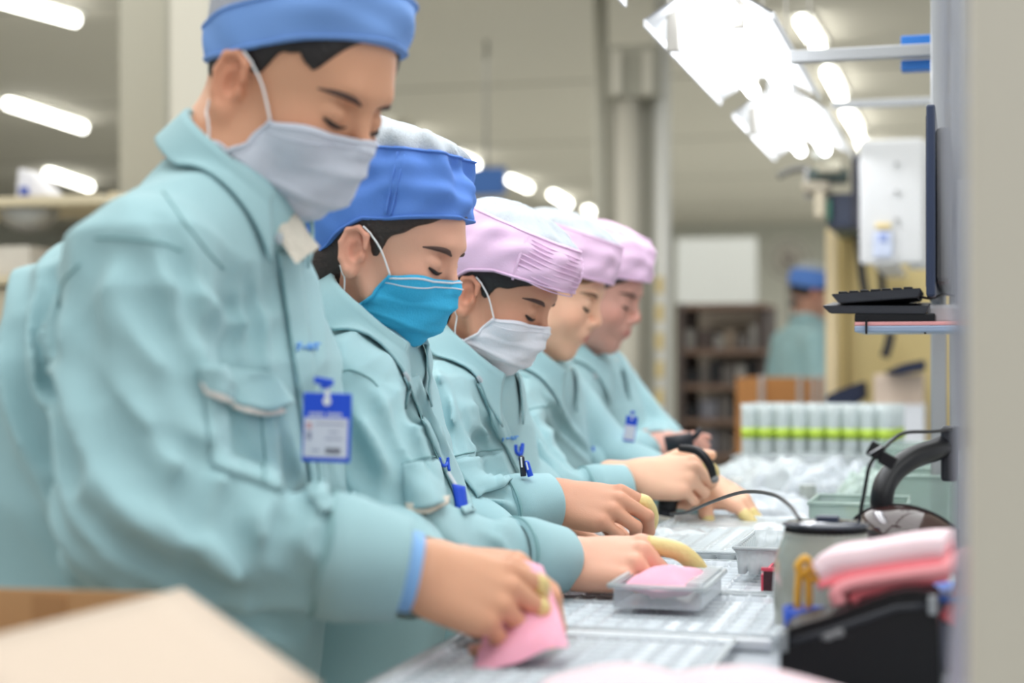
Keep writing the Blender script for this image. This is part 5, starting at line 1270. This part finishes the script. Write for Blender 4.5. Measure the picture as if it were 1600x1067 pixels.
# --- 4: woman, pink cap, no mask
e = J(830, 460, 2.86)
W4 = dict(label='fair woman in a pink cap without a mask, fourth in line, gripping a black tool',
    bx=-.86, by=2.95, ear=e, yaw=rad(2), pitch=rad(19), roll=rad(0), scale=.96, female=True, tone=(236, 188, 158),
    neck=J(826, 555, 2.98), h_head=.0026, h_hand=.0028, h_jack=.0055, byaw=rad(-4),
    torso=[(.62, -.03, .14, .15, .18), (.82, .0, .145, .15, .18), (.95, .01, .155, .15, .185), (1.05, .01, .14, .15, .175), (1.12, .02, .10, .13, .14), (1.17, .03, .06, .09, .09)],
    shR=J(792, 665, 2.80), elR=J(858, 782, 2.66), wrR=J(975, 765, 2.70),
    shL=(-.80, 3.10, 1.09), elL=(-.68, 3.10, .95), wrL=J(1085, 770, 2.92), sr=(.066, .060, .052, .046),
    brow=BROWL, hair=dict(m=HAIRG, line=[(-.15, -.12), (-.035, -.07), (-.018, -.02), (.0, .01), (.010, -.01), (.022, -.012), (.035, .020), (.06, .036), (.085, .048), (.12, .065)]),
    cap=dict(ops=[o_ell((-.008, 0, .040), (.1045, .0855, .095), .02), o_ell((-.006, 0, .078), (.112, .092, .082), .03), o_sup((.034, 0, .092), (.070, .074, .050), 3., .04)], zb=[(-.2, -.05), (-.09, -.030), (-.05, .0), (-.02, .030), (.02, .046), (.13, .056)], zt=(.132, .0), m=CAPP, mm=CAPM, disp=gather(11, .0024)),
    collar=dict(c=J(838, 562, 2.95), axis=(.60, 0, .80), ra=.062, rb=.062, h=.030, leaf=.044, flare=.45, gap=28, lm=FLEECE),
    folds=[(J(870, 780, 2.66), (.7, 0, .7), .04, .006, .09), (J(860, 700, 2.75), (.7, 0, -.6), .05, .005, .10)],
    creases=[([(810, 590), (800, 640), (830, 700)], 2.4, 3.2, .012, .009), ([(850, 620), (880, 670), (920, 710)], 2.4, 3.2, .010, .009), ([(830, 650), (860, 700), (890, 730)], 2.4, 3.2, .010, .008), ([(900, 750), (920, 780), (960, 800)], 2.4, 3.2, .010, .008)],
    hands=[dict(wr=J(1000, 745, 2.70), dir=(1, -.05, .05), n=(.1, -.75, .65), s=1, size=.98, curls=((.9, 1.1, .5), (1.1, 1.2, .6), (1.15, 1.2, .6), (1.2, 1.2, .6)), thumb=THUMB, cots=((0, .3),)),
           dict(wr=J(1094, 748, 2.78), dir=(1, -.25, -.50), n=(.4, -.3, .85), s=-1, size=.95, curls=((.3, .4, .3), (.45, .5, .3), (.6, .7, .4), (.7, .8, .4)), thumb=((.7, -.4), (.5, -.5), (.4, -.5)), cots=((0, .4), (1, .4), (4, .8)))])
# --- 5: woman, pink cap, furthest
e = J(900, 463, 3.32)
W5 = dict(label='worker in a plain pink cap without a mask, furthest in the line of five',
    bx=-.84, by=3.45, ear=e, yaw=rad(-4), pitch=rad(17), roll=rad(0), scale=.98, female=True, tone=(206, 156, 140),
    neck=J(902, 552, 3.46), h_head=.003, h_hand=.003, h_jack=.006, byaw=rad(-4),
    torso=[(.62, -.03, .14, .15, .18), (.82, .0, .145, .15, .18), (.95, .01, .15, .15, .185), (1.05, .01, .135, .15, .175), (1.13, .02, .10, .13, .14), (1.18, .03, .06, .09, .09)],
    shR=J(880, 640, 3.28), elR=J(945, 740, 3.14), wrR=J(1008, 702, 3.2),
    shL=(-.80, 3.6, 1.10), elL=(-.68, 3.6, .96), wrL=J(1028, 700, 3.4), sr=(.066, .060, .050, .044),
    brow=BROW, hair=dict(m=HAIRM, line=[(-.15, -.12), (-.035, -.07), (-.018, -.02), (.0, .01), (.010, -.01), (.022, -.005), (.035, .020), (.06, .036), (.085, .058), (.12, .075)]),
    cap=dict(ops=[o_ell((-.008, 0, .040), (.1045, .0855, .095), .02), o_ell((-.010, 0, .078), (.108, .092, .080), .03), o_sup((.030, 0, .094), (.070, .078, .052), 3.2, .04)], zb=[(-.2, -.05), (-.09, -.030), (-.05, .0), (-.02, .030), (.02, .046), (.13, .064)], zt=(.150, .0), m=CAPP, mm=CAPP, disp=gather(9, .0024)),
    collar=dict(c=J(914, 560, 3.44), axis=(.60, 0, .80), ra=.062, rb=.062, h=.030, leaf=.044, flare=.45, gap=28, lm=FLEECE),
    folds=[(J(945, 740, 3.14), (.7, 0, .7), .04, .005, .09), (J(950, 660, 3.2), (.7, 0, -.6), .05, .005, .10)],
    lapel=[(922, 552, 3.46), (944, 544, 3.46), (966, 562, 3.46), (952, 572, 3.42)],
    hands=[dict(wr=J(1022, 697, 3.2), dir=(1, -.1, .06), n=(.1, -.6, .8), s=1, size=.84, curls=FIST, thumb=THUMB, cots=((0, 1.2), (1, 1.2))),
           dict(wr=J(1040, 690, 3.4), dir=(1, -.3, -.05), n=(.1, -.3, .85), s=-1, size=.84, curls=FIST, thumb=THUMB, cots=((0, .4),))])
import time as _t
for k_, W_ in (('w1', W1), ('w2', W2), ('w3', W3), ('w4', W4), ('w5', W5)):
    _t0 = _t.time(); crew[k_] = person(W_); print(k_, 'built in %.1fs' % (_t.time() - _t0), sum(len(m.polygons) for m in bpy.data.meshes))
# --- the distant worker
e = J(1272, 462, 7.6)
W6 = dict(label='distant blurred worker in a blue cap beyond the bench', bx=e[0] - .02, by=e[1] + .10, ear=e, yaw=rad(25), pitch=rad(10), roll=0, scale=1.0, female=False, tone=(186, 140, 120),
    neck=e + np.array((-.04, .08, -.12)), h_head=.006, h_hand=.006, h_jack=.011, byaw=rad(40),
    torso=[(.70, -.03, .14, .15, .18), (.9, .0, .15, .15, .19), (1.1, .01, .155, .15, .19), (1.2, .01, .14, .15, .175), (1.28, .02, .10, .13, .14), (1.34, .0, .06, .09, .09)],
    shR=e + np.array((.02, -.12, -.22)), elR=e + np.array((.06, -.18, -.46)), wrR=e + np.array((.25, -.10, -.50)),
    shL=e + np.array((-.16, .20, -.22)), elL=e + np.array((-.22, .26, -.48)), wrL=e + np.array((.0, .30, -.55)), sr=(.066, .060, .050, .044),
    brow=BROW, hair=dict(m=HAIRM, line=[(-.15, -.09), (-.035, -.05), (-.018, -.02), (.0, .01), (.03, .02), (.06, .04), (.12, .075)]),
    cap=dict(ops=[o_ell((-.010, 0, .072), (.112, .094, .088), .03)], zb=[(-.2, -.03), (-.09, -.010), (0, .03), (.12, .060)], zt=(.115, .0), m=CAPBD, mm=CAPM, h=.006),
    collar=dict(c=e + np.array((-.03, .08, -.13)), axis=(.3, .2, .9), front=(.8, .5, 0), ra=.07, rb=.07, h=.03, leaf=.045, flare=.45, gap=25), folds=[], hands=[
        dict(wr=e + np.array((.27, -.10, -.50)), dir=(1, 0, -.1), n=(0, -.3, .9), s=1, size=1.0, curls=RELAX, thumb=THUMB), dict(wr=e + np.array((.02, .30, -.55)), dir=(1, 0, -.1), n=(0, .3, .9), s=-1, size=1.0, curls=RELAX, thumb=THUMB)])
crew['w6'] = person(W6)
# ------------------------------------------------------------------ details on the jackets
BLUE = mat('badge_blue_plastic', (14, 76, 212), rough=0.35)
CARD = mat('badge_card', (214, 214, 226), rough=0.5)
INK = mat('faded_ink', (150, 150, 175), rough=0.6)
INKD = mat('dark_ink', (70, 66, 84), rough=0.6)
LOGO = mat('logo_blue', (20, 80, 205), rough=0.6)
LOGOL = mat('logo_light_blue', (96, 156, 222), rough=0.6)
CLIP = mat('clip_clear', (230, 232, 236), rough=0.2)
BUTTON = mat('button_grey', (170, 180, 186), rough=0.35)
w1, w2, w3, w4, w5 = (crew[k] for k in ('w1', 'w2', 'w3', 'w4', 'w5'))
# seams and plackets
for pts in ([(150, 372), (195, 372), (250, 380), (285, 392)], [(255, 300), (290, 350), (330, 400), (350, 420)], [(125, 412), (100, 440), (90, 480)]):
    lay_line('seam', w1, pts, 1.15, 1.75, .0011, TEALD)
pk = lay_patch('placket', w1, [(430, 395), (462, 392), (512, 785), (486, 785)], 1.3, 1.9, .0035, .003, TEAL, nu=8, nv=40)
lay_line('stitching', w1, [(433, 420), (447, 520), (466, 620), (488, 720), (492, 770)], 1.3, 1.9, .0009, TEALD, off=.0055)
fl = lay_patch('pocket_flap', w1, [(311, 574), (418, 580), (452, 630), (314, 606)], 1.25, 1.8, .006, .0035, TEAL, nu=24, nv=12, bulge=.010, sag=22)
lay_patch('flap_lining', w1, [(311, 596), (405, 618), (440, 642), (316, 616)], 1.25, 1.8, .0065, .003, mat('flap_binding', (234, 224, 216), rough=.8), parent=fl, nu=24, nv=6, bulge=.008, sag=18)
lay_patch('pocket', w1, [(316, 612), (428, 622), (440, 770), (330, 730)], 1.3, 1.8, .0026, .002, TEAL, nu=14, nv=14)
lay_line('pocket_seam', w1, [(404, 648), (408, 700), (414, 760)], 1.3, 1.8, .0010, TEALD, off=.0045)
for pts in ([(232, 930), (300, 950)],):
    pass
lay_patch('hem_tab', w1, [(492, 788), (552, 770), (556, 792), (498, 806)], 1.3, 1.9, .006, .003, TEAL, nu=10, nv=6)

lay_patch('placket', w2, [(628, 590), (650, 588), (742, 800), (722, 806)], 1.6, 2.2, .0035, .003, TEAL, nu=8, nv=30)
lay_line('stitching', w2, [(632, 600), (668, 690), (712, 780)], 1.6, 2.2, .0009, TEALD, off=.0055)
fl = lay_patch('pocket_flap', w2, [(632, 730), (681, 722), (692, 790), (640, 800)], 1.6, 2.2, .006, .003, TEAL, nu=14, nv=14, bulge=.010, sag=8)
lay_patch('flap_lining', w2, [(640, 792), (691, 784), (690, 797), (641, 806)], 1.6, 2.2, .011, .002, FLEECE, parent=fl, nu=12, nv=5, sag=6)
lay_line('seam', w2, [(520, 590), (545, 578), (575, 590), (590, 604)], 1.5, 2.1, .0011, TEALD)
lay_line('seam', w2, [(628, 726), (660, 716), (690, 712)], 1.6, 2.2, .0010, TEALD)

lay_patch('placket', w3, [(742, 600), (760, 598), (822, 740), (808, 746)], 2.05, 2.7, .0035, .003, TEAL, nu=8, nv=26)
lay_line('stitching', w3, [(745, 608), (778, 680), (806, 738)], 2.05, 2.7, .0010, TEALD, off=.0055)
fl = lay_patch('pocket_flap', w3, [(698, 722), (782, 708), (800, 752), (744, 778)], 2.05, 2.7, .005, .003, TEAL, nu=16, nv=10, bulge=.006, sag=4)
lay_line('pocket_seam', w3, [(696, 716), (740, 706), (784, 702)], 2.05, 2.7, .0012, TEALD)
lay_line('seam', w3, [(662, 590), (676, 640), (690, 700)], 2.0, 2.7, .0011, TEALD)
lay_line('seam', w4, [(790, 592), (805, 584), (828, 590)], 2.4, 3.2, .0013, TEALD)
lay_line('seam', w4, [(826, 640), (845, 636), (862, 634)], 2.4, 3.2, .0013, TEALD)

def button(px, py, who, D0, D1, r=.006):
    P = cast([px], [py], who['jo'], D0, D1, who['fd'], .009)[0]; n = grad(who['jo'], P[None], None, .02)[0]
    m = MB(); m.cyl(P - n * .001, P + n * .0015, r, seg=16); m.cyl(P + n * .0015, P + n * .0022, r * .6, seg=16)
    m.build('button', BUTTON, who['jacket'])
button(424, 372, w1, 1.3, 1.9); button(627, 597, w2, 1.6, 2.2); button(741, 595, w3, 2.0, 2.7); button(925, 592, w5, 3.0, 3.8)

# embroidered marks
def stroke(who, name, strokes, D0, D1, r, m):
    parts = []
    for st in strokes:
        q = catmull(np.array(st, float), 5); W = cast(q[:, 0], q[:, 1], who['jo'], D0, D1, who['fd'], .0062)
        parts.append(tube_np(W, r, 6))
    V, F, _ = merge_np(parts); link(name, mesh_np(name, V, F), m, who['jacket'])
stroke(w2, 'emblem', [[(681, 714), (684, 724), (691, 727), (694, 716)], [(694, 714), (694, 724), (695, 737)]], 1.6, 2.2, .0022, LOGO)
stroke(w3, 'emblem', [[(800, 695), (801, 706), (807, 710), (810, 698)], [(811, 694), (810, 706), (806, 719)]], 2.05, 2.7, .0030, LOGO)
stroke(w3, 'name_print', [[(782, 686), (783, 681)], [(786, 684), (791, 684)], [(794, 686), (794, 681), (797, 686), (798, 681)], [(801, 681), (800, 686)], [(799, 681), (804, 681)]], 2.05, 2.7, .0013, LOGOL)
stroke(w1, 'name_print', [[(457, 544), (463, 540), (460, 549), (457, 551)], [(467, 548), (473, 546)], [(476, 551), (477, 541), (481, 550), (484, 541)], [(488, 541), (488, 551)], [(485, 541), (493, 541)]], 1.3, 1.9, .0014, LOGOL)
stroke(w4, 'emblem', [[(925, 699), (927, 706), (931, 710)], [(930, 716), (938, 722)]], 2.4, 3.2, .0026, LOGO)

def badge(px0, py0, px1, py1, D, tilt, label, who, detail=True, group=None):
    c = J((px0 + px1) / 2, (py0 + py1) / 2, D); w = (px1 - px0) / FPX * D; h = (py1 - py0) / FPX * D
    M = Matrix.Translation(c) @ Matrix.Rotation(TH + tilt[0], 4, 'Z') @ Matrix.Rotation(tilt[1], 4, 'Y') @ Matrix.Rotation(tilt[2], 4, 'X')
    root = empty('id_badge', c - np.array((0, 0, h / 2)), label, 'badge', group)
    m = MB(); t = .0028
    m.box((-w / 2, -t / 2, -h / 2), (w / 2, t / 2, h / 2), bev=.0012, M=M); m.build('badge_holder', BLUE, root)
    m = MB(); m.box((-w * .46, -t / 2 - .0007, -h * .43), (w * .44, -t / 2, h * .14), M=M); m.build('card', CARD, root)
    # hanging slot, clip strap and clip
    m = MB(); m.cyl(Vector(M @ Vector((0, -t, h * .38))), Vector(M @ Vector((0, t, h * .38))), w * .085, seg=16); m.build('slot_ring', CLIP, root)
    m = MB(); m.box((-w * .05, -.002, h * .36), (w * .05, -.001, h * .66), bev=.0004, M=M); m.build('strap', CLIP, root)
    m = MB(); m.box((-w * .42, -.004, h * .60), (-w * .02, .001, h * .70), bev=.001, M=M @ Matrix.Rotation(.15, 4, 'Y')); m.box((-w * .15, -.003, h * .56), (w * .04, .0, h * .63), bev=.001, M=M); m.build('clip', BLUE, root)
    if detail:
        y = -t / 2 - .0010
        m = MB()
        for x0, x1, z in ((-.22, .38, .055), (.05, .26, -.06), (-.02, .34, -.155), (-.28, -.14, -.33)):
            m.box((w * x0, y, h * z - .0008), (w * x1, y + .0004, h * z + .0006), M=M)
        m.build('printed_lines', INK, root)
        m = MB()
        for k in range(9): m.box((w * (-.0 + .035 * k), y, -h * .375), (w * (.022 + .035 * k), y + .0004, -h * .29), M=M)
        m.build('barcode', INKD, root)
        m = MB()
        for k in range(11):
            if k == 5: continue
            m.box((w * (-.36 + .062 * k), y + .0005, h * .165), (w * (-.36 + .062 * k + .042), y + .0010, h * .215), M=M)
        m.build('heading_print', LOGOL if False else CARD, root)
        m = MB(); m.box((-w * .41, y, -h * .02), (-w * .30, y + .0004, h * .07), M=M); m.build('portrait_print', mat('portrait_pink', (206, 160, 168), rough=.6), root)
        m = MB(); m.box((-w * .40, y, -h * .18), (-w * .30, y + .0004, -h * .06), M=M); m.build('portrait_print', INK, root)
    return root
badge(472, 614, 549, 722, 1.50, (-.10, .03, 0), 'blue plastic badge holder with a printed white card clipped to the tall man\'s jacket', w1)
badge(976, 650, 994, 690, 3.10, (-.1, .15, 0), 'small blue badge on the chest of the furthest worker in line', w5, False)
# badge seen almost edge-on on worker 2, and pens on worker 3
c = J(720, 788, 1.86)
root = empty('id_badge', c - np.array((0, 0, .025)), 'deep blue badge holder turned edge-on beside the cyan-masked woman\'s pocket', 'badge')
G = np.array([[J(708 + 18 * v + 8 * u - 3 * (u - .5) ** 2, 756 + 66 * u + 4 * v, 1.84 + .02 * v) for v in np.linspace(0, 1, 5)] for u in np.linspace(0, 1, 9)])
sheet('badge_holder', G, .003, BLUE, root)
m = MB(); m.cyl(J(700, 738, 1.85), J(712, 758, 1.845), .0022, seg=8); m.build('clip', CLIP, root)
for (a, b, m_, lab) in (((815, 716), (818, 744), mat('pen_dark', (32, 38, 50), rough=.3), 'dark pen with a silver clip in the jacket pocket of the white-masked woman'), ((823, 724), (829, 744), BLUE, 'blue pen beside the dark pen in the white-masked woman\'s jacket')):
    root = empty('pen', J(*b, 2.22), lab, 'pen')
    m = MB(); m.cyl(J(*b, 2.22), J(*a, 2.22), .0042, seg=12); m.ball(J(*a, 2.22), .0042, 10); m.build('barrel', m_, root)
    m = MB(); p0 = J(a[0] - 1, a[1] - 2, 2.212); m.cyl(p0, J((a[0] + b[0]) / 2 - 1, (a[1] + b[1]) / 2, 2.212), .0012, seg=6); m.build('clip', CLIP, root)
# light blue elastic wrist band of an inner glove cuff, worker 1
wr = np.array(W1['wrR']); el = np.array(W1['elR']); d = unit(wr - el)
cuff('inner_cuff', wr - d * .02, wr + d * .017, .042, .040, .004, mat('pale_blue_cuff', (134, 182, 232), rough=.7), w1['jacket'], 5)
# embroidered pleats and panel seams on the pink and blue caps
def cap_line(who, pts, D0, D1, ops, r, m):
    """polyline of head-frame directions dropped onto the cap"""
    P = catmull(np.array(pts, float), 6)
    c = np.array((0, 0, .05)); lo = np.zeros(len(P)); hi = np.ones(len(P)) * 3
    for _ in range(28):
        t = (lo + hi) / 2; q = c + (P - c) * t[:, None]; d = ev(ops, q); lo = np.where(d < .0006, t, lo); hi = np.where(d < .0006, hi, t)
    q = c + (P - c) * lo[:, None]; tube('pleat', who['toW'](q), r, m, who['cap'], seg=6)
for k in range(9):
    z = .052 + .0075 * k
    cap_line(w3, [(.045, -.08, z + .004), (.085, -.060, z), (.11, -.02, z), (.115, .02, z), (.09, .06, z)], 0, 0, W3['cap']['ops'], .0010, CAPP)
for yy in (-1, 1):
    cap_line(w3, [(.050, yy * .08, .048), (.046, yy * .08, .08), (.044, yy * .075, .12)], 0, 0, W3['cap']['ops'], .0022, CAPP)
    cap_line(w2, [(.022, yy * .09, .050), (.018, yy * .09, .09), (.012, yy * .085, .134)], 0, 0, W2['cap']['ops'], .0016, CAPBD)
    cap_line(w2, [(.030, yy * .09, .050), (.027, yy * .09, .09), (.022, yy * .085, .134)], 0, 0, W2['cap']['ops'], .0012, CAPBD)
    cap_line(w4, [(.050, yy * .08, .050), (.046, yy * .08, .08), (.044, yy * .075, .125)], 0, 0, W4['cap']['ops'], .0022, CAPP)
